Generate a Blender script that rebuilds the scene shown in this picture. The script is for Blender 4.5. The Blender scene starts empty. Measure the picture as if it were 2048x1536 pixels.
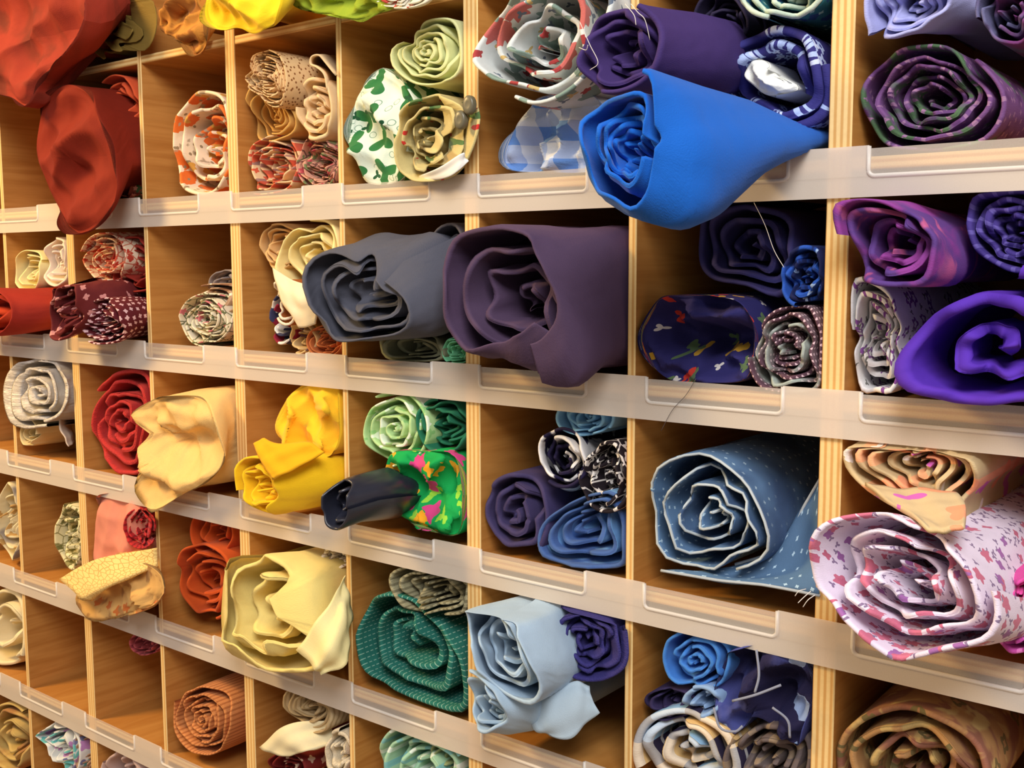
import bpy, math, random
import numpy as np
from mathutils import Matrix, Vector

# ------------------------------------------------------------------ camera, world, lights, exposure
scene = bpy.context.scene
col = scene.collection
F_PX = 2163.76
CAM = np.array([0.6766, -0.7941, 0.0503])
ROT = np.array([[0.784628726, -0.616502183, -0.065443259],      # columns: right, forward, up
                [0.619959939, 0.779773164, 0.087197970],
                [-0.002726842, -0.108990231, 0.994039081]])
cd = bpy.data.cameras.new('camera')
cd.sensor_fit = 'HORIZONTAL'; cd.sensor_width = 36.0
cd.lens = F_PX / 2048 * 36.0
cd.clip_start = 0.02
cam = bpy.data.objects.new('camera', cd)
r_, f_, u_ = ROT[:, 0], ROT[:, 1], ROT[:, 2]
cam.matrix_world = Matrix(((r_[0], u_[0], -f_[0], CAM[0]), (r_[1], u_[1], -f_[1], CAM[1]),
                           (r_[2], u_[2], -f_[2], CAM[2]), (0, 0, 0, 1)))
col.objects.link(cam); scene.camera = cam

world = bpy.data.worlds.new('room_light'); scene.world = world; world.use_nodes = True
world.node_tree.nodes['Background'].inputs[0].default_value = (1.0, 0.90, 0.78, 1)
world.node_tree.nodes['Background'].inputs[1].default_value = 0.34

def area(name, loc, target, size, energy, color):
    d = bpy.data.lights.new(name, 'AREA'); d.shape = 'SQUARE'; d.size = size
    d.energy = energy; d.color = color
    o = bpy.data.objects.new(name, d); o.location = loc
    o.rotation_euler = (Vector(target) - Vector(loc)).to_track_quat('-Z', 'Y').to_euler()
    col.objects.link(o); return o
area('ceiling_light', (1.05, -1.25, 1.2), (0.2, 0, 0), 0.8, 29, (1.0, 0.97, 0.94))
area('warm_lamp', (-1.3, -1.0, 0.95), (-0.6, 0, 0.1), 0.35, 24, (1.0, 0.66, 0.26))

scene.view_settings.view_transform = 'Standard'
scene.view_settings.look = 'None'
scene.view_settings.gamma = 1.0
scene.view_settings.use_curve_mapping = False
scene.view_settings.exposure = 0.42

# ------------------------------------------------------------------ helpers
def un(x, y, Y=0.0):
    """the point at depth Y (shelf front is Y = 0, room side negative) seen at photo pixel x, y"""
    d = ROT @ np.array([(x - 1024) / F_PX, 1.0, (768 - y) / F_PX])
    return CAM + (Y - CAM[1]) / d[1] * d

def lin(c):
    c = [v / 255.0 for v in c]
    return tuple((v / 12.92 if v <= 0.04045 else ((v + 0.055) / 1.055) ** 2.4) for v in c) + (1.0,)

def new_obj(name, verts, faces, mat, parent=None, uv=None, smooth=True, loc=None):
    verts = np.asarray(verts, dtype=float)
    if loc is None:
        loc = np.zeros(3)
    me = bpy.data.meshes.new(name)
    me.from_pydata((verts - loc).tolist(), [], [list(map(int, f)) for f in faces])
    if uv is not None:
        ul = me.uv_layers.new(name='UVMap')
        li = np.empty(len(me.loops), dtype=np.int32); me.loops.foreach_get('vertex_index', li)
        ul.data.foreach_set('uv', np.asarray(uv, dtype=np.float32)[li].ravel())
    if smooth:
        me.polygons.foreach_set('use_smooth', [True] * len(me.polygons))
    if isinstance(mat, (list, tuple)):
        for m in mat: me.materials.append(m)
    elif mat: me.materials.append(mat)
    me.update()
    o = bpy.data.objects.new(name, me); col.objects.link(o)
    if parent is not None:
        o.parent = parent
        o.location = Vector(loc.tolist()) - parent.location
    else:
        o.location = loc.tolist()
    return o

def tag(o, label=None, cat=None, group=None, kind=None):
    if label: o['label'] = label
    if cat: o['category'] = cat
    if group: o['group'] = group
    if kind: o['kind'] = kind
    return o

# ------------------------------------------------------------------ materials
class NT:
    def __init__(self, name):
        self.m = bpy.data.materials.new(name); self.m.use_nodes = True
        self.t = self.m.node_tree; self.t.nodes.clear()
    def n(self, typ, **kw):
        nd = self.t.nodes.new(typ)
        for k, v in kw.items(): setattr(nd, k, v)
        return nd
    def put(self, sock, v):
        if isinstance(v, bpy.types.NodeSocket): self.t.links.new(v, sock)
        elif v is not None: sock.default_value = v
    def math(self, op, a, b=None, c=None):
        nd = self.n('ShaderNodeMath', operation=op)
        for i, v in enumerate((a, b, c)):
            if v is not None: self.put(nd.inputs[i], v)
        return nd.outputs[0]
    def mix(self, fac, a, b):
        nd = self.n('ShaderNodeMix', data_type='RGBA')
        self.put(nd.inputs[0], fac); self.put(nd.inputs[6], a); self.put(nd.inputs[7], b)
        return nd.outputs[2]
    def noise(self, vec, scale, detail=2.0, dist=0.0):
        nd = self.n('ShaderNodeTexNoise'); self.put(nd.inputs['Vector'], vec)
        nd.inputs['Scale'].default_value = scale; nd.inputs['Detail'].default_value = detail
        nd.inputs['Distortion'].default_value = dist
        return nd.outputs['Fac']
    def ramp(self, v, lo, hi):
        nd = self.n('ShaderNodeMapRange', interpolation_type='SMOOTHSTEP')
        self.put(nd.inputs[0], v); nd.inputs[1].default_value = lo; nd.inputs[2].default_value = hi
        return nd.outputs[0]
    def vmap(self, vec, scale=(1, 1, 1), loc=(0, 0, 0), rot=0.0):
        nd = self.n('ShaderNodeMapping'); self.put(nd.inputs[0], vec)
        nd.inputs['Location'].default_value = loc; nd.inputs['Rotation'].default_value = (0, 0, rot)
        nd.inputs['Scale'].default_value = scale
        return nd.outputs[0]
    def sep(self, vec):
        nd = self.n('ShaderNodeSeparateXYZ'); self.put(nd.inputs[0], vec); return nd.outputs

def blob(T, uv, scale, rad, petals=0, dens=1.0, seed=0.0, rnd=0.85, ring=0.0, warp=0.0):
    vec = T.vmap(uv, (scale,) * 3, (seed * 3.7, seed * 1.9, 0), seed)
    if warp:
        nz = T.n('ShaderNodeTexNoise'); T.put(nz.inputs['Vector'], vec); nz.inputs['Scale'].default_value = 2.2
        a = T.n('ShaderNodeVectorMath', operation='SUBTRACT'); T.put(a.inputs[0], nz.outputs['Color']); a.inputs[1].default_value = (.5, .5, .5)
        b = T.n('ShaderNodeVectorMath', operation='MULTIPLY_ADD'); T.put(b.inputs[0], a.outputs[0]); b.inputs[1].default_value = (warp,) * 3; T.put(b.inputs[2], vec)
        vec = b.outputs[0]
    v = T.n('ShaderNodeTexVoronoi', voronoi_dimensions='2D', feature='F1'); T.put(v.inputs['Vector'], vec)
    v.inputs['Scale'].default_value = 1.0; v.inputs['Randomness'].default_value = rnd
    rc = T.sep(v.outputs['Color'])
    lim = rad
    if petals:
        d = T.n('ShaderNodeVectorMath', operation='SUBTRACT'); T.put(d.inputs[0], vec); T.put(d.inputs[1], v.outputs['Position'])
        s = T.sep(d.outputs[0])
        ang = T.math('ARCTAN2', s[1], s[0])
        ang = T.math('ADD', T.math('MULTIPLY', ang, float(petals)), T.math('MULTIPLY', rc[0], 20.0))
        dp = .36 if petals <= 3 else .2
        lim = T.math('MULTIPLY_ADD', T.math('COSINE', ang), rad * dp, rad * (1.04 - dp))
    m = T.math('LESS_THAN', v.outputs['Distance'], lim)
    if ring:
        m = T.math('MULTIPLY', m, T.math('GREATER_THAN', v.outputs['Distance'], T.math('MULTIPLY', lim, ring)))
    if dens < 1.0: m = T.math('MULTIPLY', m, T.math('LESS_THAN', rc[1], dens))
    return m

def cloth(name, base, pat=(), rough=0.85, sheen=0.15, weave=0.25, crease=0.5, var=0.12, spec=0.25, cscale=22.0):
    T = NT(name)
    uvn = T.n('ShaderNodeUVMap'); uv = uvn.outputs[0]
    c = lin(base)
    dark = tuple(v * (1 - var) for v in c[:3]) + (1,)
    cur = T.mix(T.noise(uv, 60.0, 3), dark, tuple(min(1, v * (1 + var * .6)) for v in c[:3]) + (1,))
    for i, L in enumerate(pat):
        kind, cc = L[0], lin(L[1]); a = L[2:]
        if kind == 'blob': m = blob(T, uv, *a)
        elif kind == 'dots': m = blob(T, uv, a[0], a[1], 0, 1.0, a[2] if len(a) > 2 else 0.0, 0.0)
        elif kind == 'stripe':                                   # axis, frequency per metre, duty, phase
            s = T.sep(uv)[a[0]]
            m = T.math('LESS_THAN', T.math('FRACT', T.math('MULTIPLY_ADD', s, a[1], a[3] if len(a) > 3 else 0.0)), a[2])
            m = T.math('MULTIPLY', m, a[4] if len(a) > 4 else 1.0)
        elif kind == 'check':
            s = T.sep(uv)
            m1 = T.math('LESS_THAN', T.math('FRACT', T.math('MULTIPLY', s[0], a[0])), .5)
            m2 = T.math('LESS_THAN', T.math('FRACT', T.math('MULTIPLY', s[1], a[0])), .5)
            m = T.math('MULTIPLY', T.math('ADD', m1, m2), 0.5)
        elif kind == 'noise':                                    # scale, threshold, softness, distortion
            m = T.ramp(T.noise(T.vmap(uv, (1, 1, 1), (i * 3.1, i * 1.7, 0)), a[0], 3, a[3] if len(a) > 3 else 0.4), a[1] - a[2], a[1] + a[2])
        elif kind == 'vein':
            v = T.n('ShaderNodeTexVoronoi', voronoi_dimensions='2D', feature='DISTANCE_TO_EDGE')
            T.put(v.inputs['Vector'], uv); v.inputs['Scale'].default_value = a[0]
            m = T.math('LESS_THAN', v.outputs[0], a[1])
        elif kind == 'stitch':                                   # dashed lines
            s = T.sep(uv)
            m = T.math('MULTIPLY', T.math('LESS_THAN', T.math('FRACT', T.math('MULTIPLY', s[0], a[0])), .16),
                       T.math('LESS_THAN', T.math('FRACT', T.math('MULTIPLY', s[1], a[1])), .6))
        cur = T.mix(m, cur, cc)
    b = T.n('ShaderNodeBsdfPrincipled')
    T.put(b.inputs['Base Color'], cur)
    b.inputs['Roughness'].default_value = rough
    b.inputs['Specular IOR Level'].default_value = spec
    b.inputs['Sheen Weight'].default_value = sheen
    b.inputs['Sheen Roughness'].default_value = 0.5
    b.inputs['Sheen Tint'].default_value = tuple(.35 + .65 * v for v in c[:3]) + (1,) if max(c[:3]) > .5 else tuple(min(1, v * 2) for v in c[:3]) + (1,)
    h = T.math('ADD', T.math('MULTIPLY', T.noise(uv, 1300.0, 1), weave * 0.0011), T.math('MULTIPLY', T.noise(T.vmap(uv, (1, .45, 1)), cscale, 2, .6), crease * 0.009))
    bp = T.n('ShaderNodeBump'); bp.inputs['Strength'].default_value = 1.0; bp.inputs['Distance'].default_value = 1.0
    T.put(bp.inputs['Height'], h); T.put(b.inputs['Normal'], bp.outputs[0])
    out = T.n('ShaderNodeOutputMaterial'); T.put(out.inputs[0], b.outputs[0])
    return T.m

def wood_edge(name, axis):
    """plywood edge: plies run along the panel, stacked across its thickness (object axis)"""
    T = NT(name)
    tc = T.n('ShaderNodeTexCoord'); ob = tc.outputs['Object']
    s = T.sep(ob)[axis]
    warp = T.math('MULTIPLY', T.math('SUBTRACT', T.noise(ob, 14.0, 2), .5), 0.0012)
    ph = T.math('MULTIPLY', T.math('ADD', s, warp), 2 * math.pi / 0.0052)
    st = T.ramp(T.math('SINE', ph), -0.5, 0.9)
    cur = T.mix(st, lin((246, 214, 150)), lin((216, 166, 98)))
    cur = T.mix(T.math('MULTIPLY', T.noise(ob, 260.0, 3), .25), cur, lin((180, 128, 70)))
    b = T.n('ShaderNodeBsdfPrincipled'); T.put(b.inputs['Base Color'], cur); b.inputs['Roughness'].default_value = .55
    b.inputs['Specular IOR Level'].default_value = .3
    out = T.n('ShaderNodeOutputMaterial'); T.put(out.inputs[0], b.outputs[0])
    return T.m

def wood_face(name, c1, c2):
    T = NT(name)
    tc = T.n('ShaderNodeTexCoord'); ob = tc.outputs['Object']
    g = T.noise(T.vmap(ob, (18, 3, 45)), 1.6, 4, 1.2)
    fine = T.noise(T.vmap(ob, (60, 30, 420)), 1.0, 2)
    cur = T.mix(T.ramp(g, .3, .72), lin(c1), lin(c2))
    cur = T.mix(T.math('MULTIPLY', fine, .16), cur, lin((112, 66, 28)))
    b = T.n('ShaderNodeBsdfPrincipled'); T.put(b.inputs['Base Color'], cur); b.inputs['Roughness'].default_value = .5
    b.inputs['Specular IOR Level'].default_value = .3
    out = T.n('ShaderNodeOutputMaterial'); T.put(out.inputs[0], b.outputs[0])
    return T.m

def plastic(name, clear, tint):
    T = NT(name)
    tc = T.n('ShaderNodeTexCoord')
    nz = T.noise(tc.outputs['Object'], 900.0, 2)
    d = T.n('ShaderNodeBsdfDiffuse'); d.inputs[0].default_value = lin(tint)
    tl = T.n('ShaderNodeBsdfTranslucent'); tl.inputs[0].default_value = lin(tint)
    g = T.n('ShaderNodeBsdfGlossy'); g.inputs[0].default_value = (1, 1, 1, 1); g.inputs['Roughness'].default_value = .35
    tr = T.n('ShaderNodeBsdfTransparent'); tr.inputs[0].default_value = (.97, .96, .95, 1)
    m1 = T.n('ShaderNodeMixShader'); m1.inputs[0].default_value = .3; T.put(m1.inputs[1], d.outputs[0]); T.put(m1.inputs[2], tl.outputs[0])
    m2 = T.n('ShaderNodeMixShader'); m2.inputs[0].default_value = .05; T.put(m2.inputs[1], m1.outputs[0]); T.put(m2.inputs[2], g.outputs[0])
    m3 = T.n('ShaderNodeMixShader'); T.put(m3.inputs[0], T.math('MULTIPLY_ADD', nz, .06, clear - .03)); T.put(m3.inputs[1], m2.outputs[0]); T.put(m3.inputs[2], tr.outputs[0])
    out = T.n('ShaderNodeOutputMaterial'); T.put(out.inputs[0], m3.outputs[0])
    return T.m

# ------------------------------------------------------------------ the shelving
PITCH_X, PITCH_Z, DEPTH = 0.18, 0.1807, 0.30
SHELF_T = 0.0095
S1_TOP = 0.1288                                     # top face of the first strip shelf
def row_top(r):                                     # r = 0: bare shelf at the top of the frame, 1.. : shelves with strips
    return S1_TOP - (r - 1) * PITCH_Z
def div_x(k): return k * PITCH_X                    # k = 0 is a thick upright, odd k are thin
def div_t(k): return 0.018 if k % 2 == 0 else 0.008
K0, K1 = -8, 6
R0, R1 = -1, 7

M_edge_v = wood_edge('plywood_edge_upright', 0)
M_edge_h = wood_edge('plywood_edge_shelf', 2)
M_face = wood_face('plywood_face', (200, 142, 74), (180, 120, 56))
M_back = wood_face('back_board', (168, 106, 56), (150, 92, 46))
M_strip = plastic('frosted_plastic', .36, (250, 240, 228))
M_pane = plastic('clear_plastic', .70, (255, 248, 238))
M_rim = plastic('plastic_rim', .35, (255, 252, 248))

def box(name, x0, x1, y0, y1, z0, z1, mats, parent, bev=0.0008):
    """box with its front edge chamfered; front faces take the second material"""
    b = bev
    P = [(x0, y1, z0), (x1, y1, z0), (x1, y1, z1), (x0, y1, z1)]
    Q = [(x0, y0 + b, z0), (x1, y0 + b, z0), (x1, y0 + b, z1), (x0, y0 + b, z1)]
    Fv = [(x0 + b, y0, z0 + b), (x1 - b, y0, z0 + b), (x1 - b, y0, z1 - b), (x0 + b, y0, z1 - b)]
    V = P + Q + Fv
    fc = [(3, 2, 1, 0)]
    for i in range(4):
        j = (i + 1) % 4
        fc.append((i, j, 4 + j, 4 + i)); fc.append((4 + i, 4 + j, 8 + j, 8 + i))
    fc.append((8, 9, 10, 11))
    c = np.array([(x0 + x1) / 2, y0, (z0 + z1) / 2])
    o = new_obj(name, V, fc, mats, parent, smooth=False, loc=c)
    if len(mats) > 1:
        for i, p in enumerate(o.data.polygons):
            if i in (2, 4, 6, 8, 9): p.material_index = 1
    return o

shelf = bpy.data.objects.new('cubby_shelf', None); col.objects.link(shelf)
ZB = row_top(R1) - SHELF_T
shelf.location = (div_x(-1), 0, ZB)
tag(shelf, 'plywood cubbyhole shelving of square compartments with frosted plastic front strips', 'shelf')
for k in range(K0, K1 + 1):
    t = div_t(k)
    box('upright_panel', div_x(k) - t / 2, div_x(k) + t / 2, 0, DEPTH, ZB, row_top(R0), [M_face, M_edge_v], shelf)
for r in range(R0, R1 + 1):
    for k in range(K0, K1):
        zt = row_top(r)
        box('shelf_board', div_x(k) + div_t(k) / 2, div_x(k + 1) - div_t(k + 1) / 2, 0.0006, DEPTH, zt - SHELF_T, zt, [M_face, M_edge_h], shelf)
box('back_board', div_x(K0) - .009, div_x(K1) + .009, DEPTH, DEPTH + .006, ZB, row_top(R0), [M_back], shelf)

STRIP_H, STRIP_UP = 0.0372, 0.0078
def rounded_u(x0, x1, zt, zb, rad, n=5):
    pts = [(x0, zt)]
    for i in range(n + 1):
        a = math.pi + i / n * math.pi / 2
        pts.append((x0 + rad + rad * math.cos(a), zb + rad + rad * math.sin(a)))
    for i in range(n + 1):
        a = 1.5 * math.pi + i / n * math.pi / 2
        pts.append((x1 - rad + rad * math.cos(a), zb + rad + rad * math.sin(a)))
    pts.append((x1, zt)); return pts

def tube(name, pts, rad, mat, parent=None, seg=6, loc=None, uvs=None, closed=False):
    pts = np.asarray(pts, float); n = len(pts)
    tg = np.gradient(pts, axis=0); tg /= (np.linalg.norm(tg, axis=1)[:, None] + 1e-12)
    ref = np.array([0.13, 0.2, 0.97]); ref2 = np.array([0.97, .2, .1])
    V = []; 
    for i in range(n):
        a = np.cross(tg[i], ref)
        if np.linalg.norm(a) < .2: a = np.cross(tg[i], ref2)
        a /= np.linalg.norm(a); b = np.cross(tg[i], a)
        rr = rad[i] if hasattr(rad, '__len__') else rad
        for s in range(seg):
            q = 2 * math.pi * s / seg
            V.append(pts[i] + rr * (math.cos(q) * a + math.sin(q) * b))
    Fc = []
    for i in range(n - 1):
        for s in range(seg):
            s2 = (s + 1) % seg
            Fc.append((i * seg + s, i * seg + s2, (i + 1) * seg + s2, (i + 1) * seg + s))
    Fc.append(tuple(range(seg))[::-1]); Fc.append(tuple((n - 1) * seg + s for s in range(seg)))
    d = np.concatenate([[0], np.cumsum(np.linalg.norm(np.diff(pts, axis=0), axis=1))])
    uv = [(s / seg * .01, d[i]) for i in range(n) for s in range(seg)]
    return new_obj(name, V, Fc, mat, parent, uv=uv, loc=loc)

WIN = [0.0115 + 0.186 * k for k in range(-8, 6)]
for r in range(1, 7):
    zt = row_top(r) + STRIP_UP; zb = zt - STRIP_H; zw = zb + 0.0150
    yo, yi = -0.0034, -0.0020
    x0s, x1s = div_x(K0) - .009, div_x(K1) + .009
    # front polygon: a comb, lower band plus a tall piece between windows
    xs = [x0s]
    for w in WIN:
        if w > x0s + .01 and w + .124 < x1s - .005: xs += [w, w + .124]
    xs.append(x1s)
    V = []; Fc = []
    def slab(a, b, c, d):
        i = len(V)
        for y in (yo, yi): V.extend([(a, y, c), (b, y, c), (b, y, d), (a, y, d)])
        Fc.extend([(i, i + 1, i + 2, i + 3), (i + 7, i + 6, i + 5, i + 4), (i, i + 4, i + 5, i + 1), (i + 1, i + 5, i + 6, i + 2), (i + 2, i + 6, i + 7, i + 3), (i + 3, i + 7, i + 4, i)])
    slab(x0s, x1s, zb, zw)
    for i in range(0, len(xs), 2): slab(xs[i], xs[i + 1], zw, zt)
    st = new_obj('plastic_strip', V, Fc, M_strip, shelf, smooth=False, loc=np.array([0, yo, zb]))
    st['label'] = 'frosted plastic strip clipped along a shelf front'
    for i in range(1, len(xs) - 1, 2):
        V, Fc = [], []
        a, b = xs[i], xs[i + 1]; yo2, yi2 = yo + .0011, yi + .0003
        for y in (yo2, yi2): V.extend([(a, y, zw), (b, y, zw), (b, y, zt - .0022), (a, y, zt - .0022)])
        i0 = 0
        Fc = [(0, 1, 2, 3), (7, 6, 5, 4), (0, 4, 5, 1), (1, 5, 6, 2), (2, 6, 7, 3), (3, 7, 4, 0)]
        win = new_obj('label_window', V, Fc, M_pane, shelf, smooth=False, loc=np.array([(a + b) / 2, yo2, zw]))
        u = [(x, yo + .0003, z) for x, z in rounded_u(a, b, zt - .0006, zw, .005)]
        rim = tube('window_rim', u, .0017, M_rim, shelf, 6, loc=np.array([(a + b) / 2, yo, zw]))
        for q in (win, rim):
            w = q.location.copy(); q.parent = st; q.location = w - st.location

# the room behind the shelving
def plain(name, c):
    T = NT(name); tc = T.n('ShaderNodeTexCoord')
    cur = T.mix(T.noise(tc.outputs['Object'], 3.0, 4), lin(c), lin(tuple(v * .93 for v in c)))
    b = T.n('ShaderNodeBsdfPrincipled'); T.put(b.inputs['Base Color'], cur); b.inputs['Roughness'].default_value = .8
    out = T.n('ShaderNodeOutputMaterial'); T.put(out.inputs[0], b.outputs[0]); return T.m
w = box('wall_back', -4, 4, DEPTH + .006, DEPTH + .1, ZB - .001, 2.2, [plain('wall_paint', (214, 202, 184))], None); tag(w, 'pale painted wall behind the shelving', None, None, 'structure')
w = box('floor', -4, 4, -3, DEPTH + .1, ZB - .06, ZB - .001, [plain('floor_finish', (150, 128, 104))], None); tag(w, 'plain brown floor under the shelving', None, None, 'structure')

# ------------------------------------------------------------------ cloth builders
GROUP = 'fabric rolls stored in the cubbyholes'
def cell_box(r, c):
    """inside of the compartment standing on shelf r, between upright c-6 and c-5 (column numbers count from the left)"""
    k = c - 6
    return (div_x(k) + div_t(k) / 2, div_x(k + 1) - div_t(k + 1) / 2, row_top(r), row_top(r - 1) - SHELF_T)

def outline_pts(o, n=72):
    if len(o) in (4, 5) and not hasattr(o[0], '__len__'):
        cx, cy, rx, ry = o[:4]; a = math.radians(o[4]) if len(o) > 4 else 0
        return [(cx + rx * math.cos(t) * math.cos(a) - ry * math.sin(t) * math.sin(a),
                 cy + rx * math.cos(t) * math.sin(a) + ry * math.sin(t) * math.cos(a)) for t in np.linspace(0, 2 * math.pi, 20, endpoint=False)]
    return list(o)

def spline_closed(P, m=6):
    P = np.asarray(P, float); n = len(P); out = []
    for i in range(n):
        p0, p1, p2, p3 = P[i - 1], P[i], P[(i + 1) % n], P[(i + 2) % n]
        for t in np.linspace(0, 1, m, endpoint=False):
            out.append(.5 * ((2 * p1) + (-p0 + p2) * t + (2 * p0 - 5 * p1 + 4 * p2 - p3) * t ** 2 + (-p0 + 3 * p1 - 3 * p2 + p3) * t ** 3))
    return np.array(out)

NA = 64
TH = np.linspace(0, 2 * math.pi, NA, endpoint=False)
def polar(P, ctr=None):
    """closed curve P (n,2) -> centre, radius at the NA angles"""
    c = P.mean(0) if ctr is None else np.asarray(ctr, float)
    c = (P.min(0) + P.max(0)) / 2 if ctr is None else c
    D = P - c; R = np.zeros(NA)
    for i, t in enumerate(TH):
        d = np.array([math.cos(t), math.sin(t)]); nrm = np.array([-d[1], d[0]])
        s = D @ nrm; s2 = np.roll(s, -1); D2 = np.roll(D, -1, axis=0); best = 0
        idx = np.nonzero((s <= 0) != (s2 <= 0))[0]
        for j in idx:
            u = s[j] / (s[j] - s2[j] + 1e-15); q = (D[j] + u * (D2[j] - D[j])) @ d
            if q > best: best = q
        R[i] = best
    R[R <= 0] = R[R > 0].mean() if (R > 0).any() else .01
    return c, R

def section(o, Y):
    pts = spline_closed(outline_pts(o), 5)
    w = np.array([un(x, y, Y) for x, y in pts])
    return w[:, [0, 2]]

class Rnd:
    def __init__(self, seed): self.r = random.Random(seed)
    def waves(self, ks, amp=1.0):
        return [(k, self.r.uniform(0, 6.283), self.r.uniform(-1.3, 1.3), amp * self.r.uniform(.6, 1.2)) for k in ks]
def wv(W, th, s=0.0):
    o = 0
    for k, p, q, a in W: o = o + a * np.sin(k * th + p + q * s)
    return o
def wsharp(W, th, s=0.0):
    o = 0
    for k, p, q, a in W: o = o + a * (1 - 2 * np.abs(np.sin(.5 * (k * th + p + q * s))))
    return o

def roll(label, out, p, mat, cell, turns=4.0, th=.0024, wr=.45, lob=5, rec=.018, edge=.0055, flank=.025, ctr=None, start=None,
         back=.24, core=.12, seed=1, secs=None, tilt=(0, 0), rim=None, rimr=.0011, closed=False, bulge=.012, pleat=.01, twist=2.0, fdir=None, parts=False, opening=None,
         name='fabric_roll', cat='fabric roll', flare=0.0, hand=None, tuck=.07, parent=None, squeeze=True, free=False):
    rg = Rnd(seed * 7 + 3)
    cb = cell_box(*cell)
    if 0 <= p < .006: p = -.0008
    turns = turns * 1.25 if turns > 2.4 else turns
    zs = row_top(cell[0] - 1) + STRIP_UP - STRIP_H - .0012 if cell[0] >= 2 else 9.0   # underside of the strip above
    Y0 = -p
    S = [(Y0, section(out, Y0))]
    for s in (secs or []): S.append((s[0], section(s[1], s[0])))
    c0, R_0 = polar(S[0][1], None if ctr is None else un(ctr[0], ctr[1], Y0)[[0, 2]])
    keys = [(Y0, c0, R_0)] + [(y, *polar(P)) for y, P in S[1:]]
    if not secs: keys.append((back, c0.copy(), R_0.copy()))
    else:
        y, c, R = keys[-1]
        if y < back: keys.append((back, c.copy(), R.copy()))
    ys = np.array([k[0] for k in keys]); cs = np.array([k[1] for k in keys]); Rs = np.array([k[2] for k in keys])
    lift = .0095 if p > .003 else .0015
    wf = rg.waves((2, 3, 4, 6)); wf2 = rg.waves((4, 6, 9)); wsp = rg.waves((lob, lob + 1, lob * 2 + 1), 1.0); we = rg.waves((1, 2, 3, 5))
    hand = hand if hand else (1 if rg.r.random() < .5 else -1)
    st = math.radians(start) if start is not None else rg.r.uniform(0, 6.283)

    def place(theta, rho, y):
        """theta, rho (0..1), y -> world"""
        yy = np.clip(y, ys[0], ys[-1])
        i = np.clip(np.searchsorted(ys, yy, side='right') - 1, 0, len(ys) - 2)
        f = (yy - ys[i]) / (ys[i + 1] - ys[i]); f = f * f * (3 - 2 * f) if secs else f
        a = (theta % (2 * math.pi)) / (2 * math.pi) * NA; j = np.floor(a).astype(int) % NA; g = a - np.floor(a); j2 = (j + 1) % NA
        Ra = Rs[i, j] * (1 - g) + Rs[i, j2] * g; Rb = Rs[i + 1, j] * (1 - g) + Rs[i + 1, j2] * g
        R = Ra * (1 - f) + Rb * f
        C = cs[i] * (1 - f)[..., None] + cs[i + 1] * f[..., None]
        d = np.clip((y - Y0) / .05, 0, 1)
        fl = flank * d * (wv(wf, theta, y * 22) * .5 + wv(wf2, theta, y * 60) * .22 - .5 * np.clip(wsharp(wsp, theta, y * 9), 0, 3) * .35)
        R = R * (1 + fl + flare * np.exp(-(y - Y0) / .02))
        x = C[..., 0] + rho * R * np.cos(theta); z = C[..., 1] + rho * R * np.sin(theta)
        # bounding box of this section
        ex = Rs * np.cos(TH)[None]; ez = Rs * np.sin(TH)[None]
        bb = []
        for E_, q, fn in ((ex, 0, 'min'), (ex, 0, 'max'), (ez, 1, 'min'), (ez, 1, 'max')):
            v = getattr(E_, fn)(axis=1) * 1.03 + cs[:, q]
            bb.append(v[i] * (1 - f) + v[i + 1] * f)
        if squeeze:
            x0, x1, z0, z1 = cb
            m = .0015; x0 = x0 + m; x1 = x1 - m; z0 = z0 + lift; z1 = z1 - m
            t0, t1 = np.maximum(bb[0], x0), np.minimum(bb[1], x1)
            bad = t1 - t0 < .03
            t0 = np.where(bad, np.where(bb[0] < x0, x0, x1 - .05), t0); t1 = np.where(bad, t0 + .05, t1)
            s0, s1 = np.maximum(bb[2], z0), np.minimum(bb[3], z1)
            bad = s1 - s0 < .02
            s0 = np.where(bad, np.where(bb[2] < z0, z0, z1 - .035), s0); s1 = np.where(bad, s0 + .035, s1)
            ya = -min(.045, max(p * .9, .010)); w = np.clip((y - ya) / (-.003 - ya), 0, 1); w = w * w * (3 - 2 * w)
            x = x + (t0 + (x - bb[0]) / (bb[1] - bb[0]) * (t1 - t0) - x) * w
            z = z + (s0 + (z - bb[2]) / (bb[3] - bb[2]) * (s1 - s0) - z) * w
        y = y + np.clip(1 - (y - Y0) / .12, 0, 1) * (tilt[0] * (x - c0[0]) + tilt[1] * (z - c0[1]))
        over = np.clip(z - (zs - .006), 0, None)
        z = np.where((y < .001) & (p > 0), np.minimum(z, zs - .006) + .006 * (1 - np.exp(-over / .006)), z)
        return np.stack([x, y, z], -1)

    Rm = float(R_0.mean())
    if closed:
        deps = np.array([0, .003, .008, .018, .035, .06, .1, .15, 1.0]); L = back - Y0
        deps = np.concatenate([deps[:-1][deps[:-1] < L - .02], [L]])
        nt = 96; tt = np.linspace(0, 2 * math.pi, nt + 1)
        rows = []
        R_ang = np.interp(tt, np.append(TH, 2 * math.pi), np.append(R_0, R_0[0]))
        fa = math.radians(fdir) if fdir is not None else rg.r.uniform(0, 3.14)
        folds = [(math.cos(fa + d), math.sin(fa + d), k, rg.r.uniform(0, 6.28), wa) for d, k, wa in ((0, 2.6, 1.0), (.5, 3.9, .55), (-.7, 5.3, .3), (1.4, 3.1, .3))]
        caps = np.array([0.0, .07, .14, .21, .28, .35, .42, .49, .56, .63, .7, .77, .83, .89, .94, .98])
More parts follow.
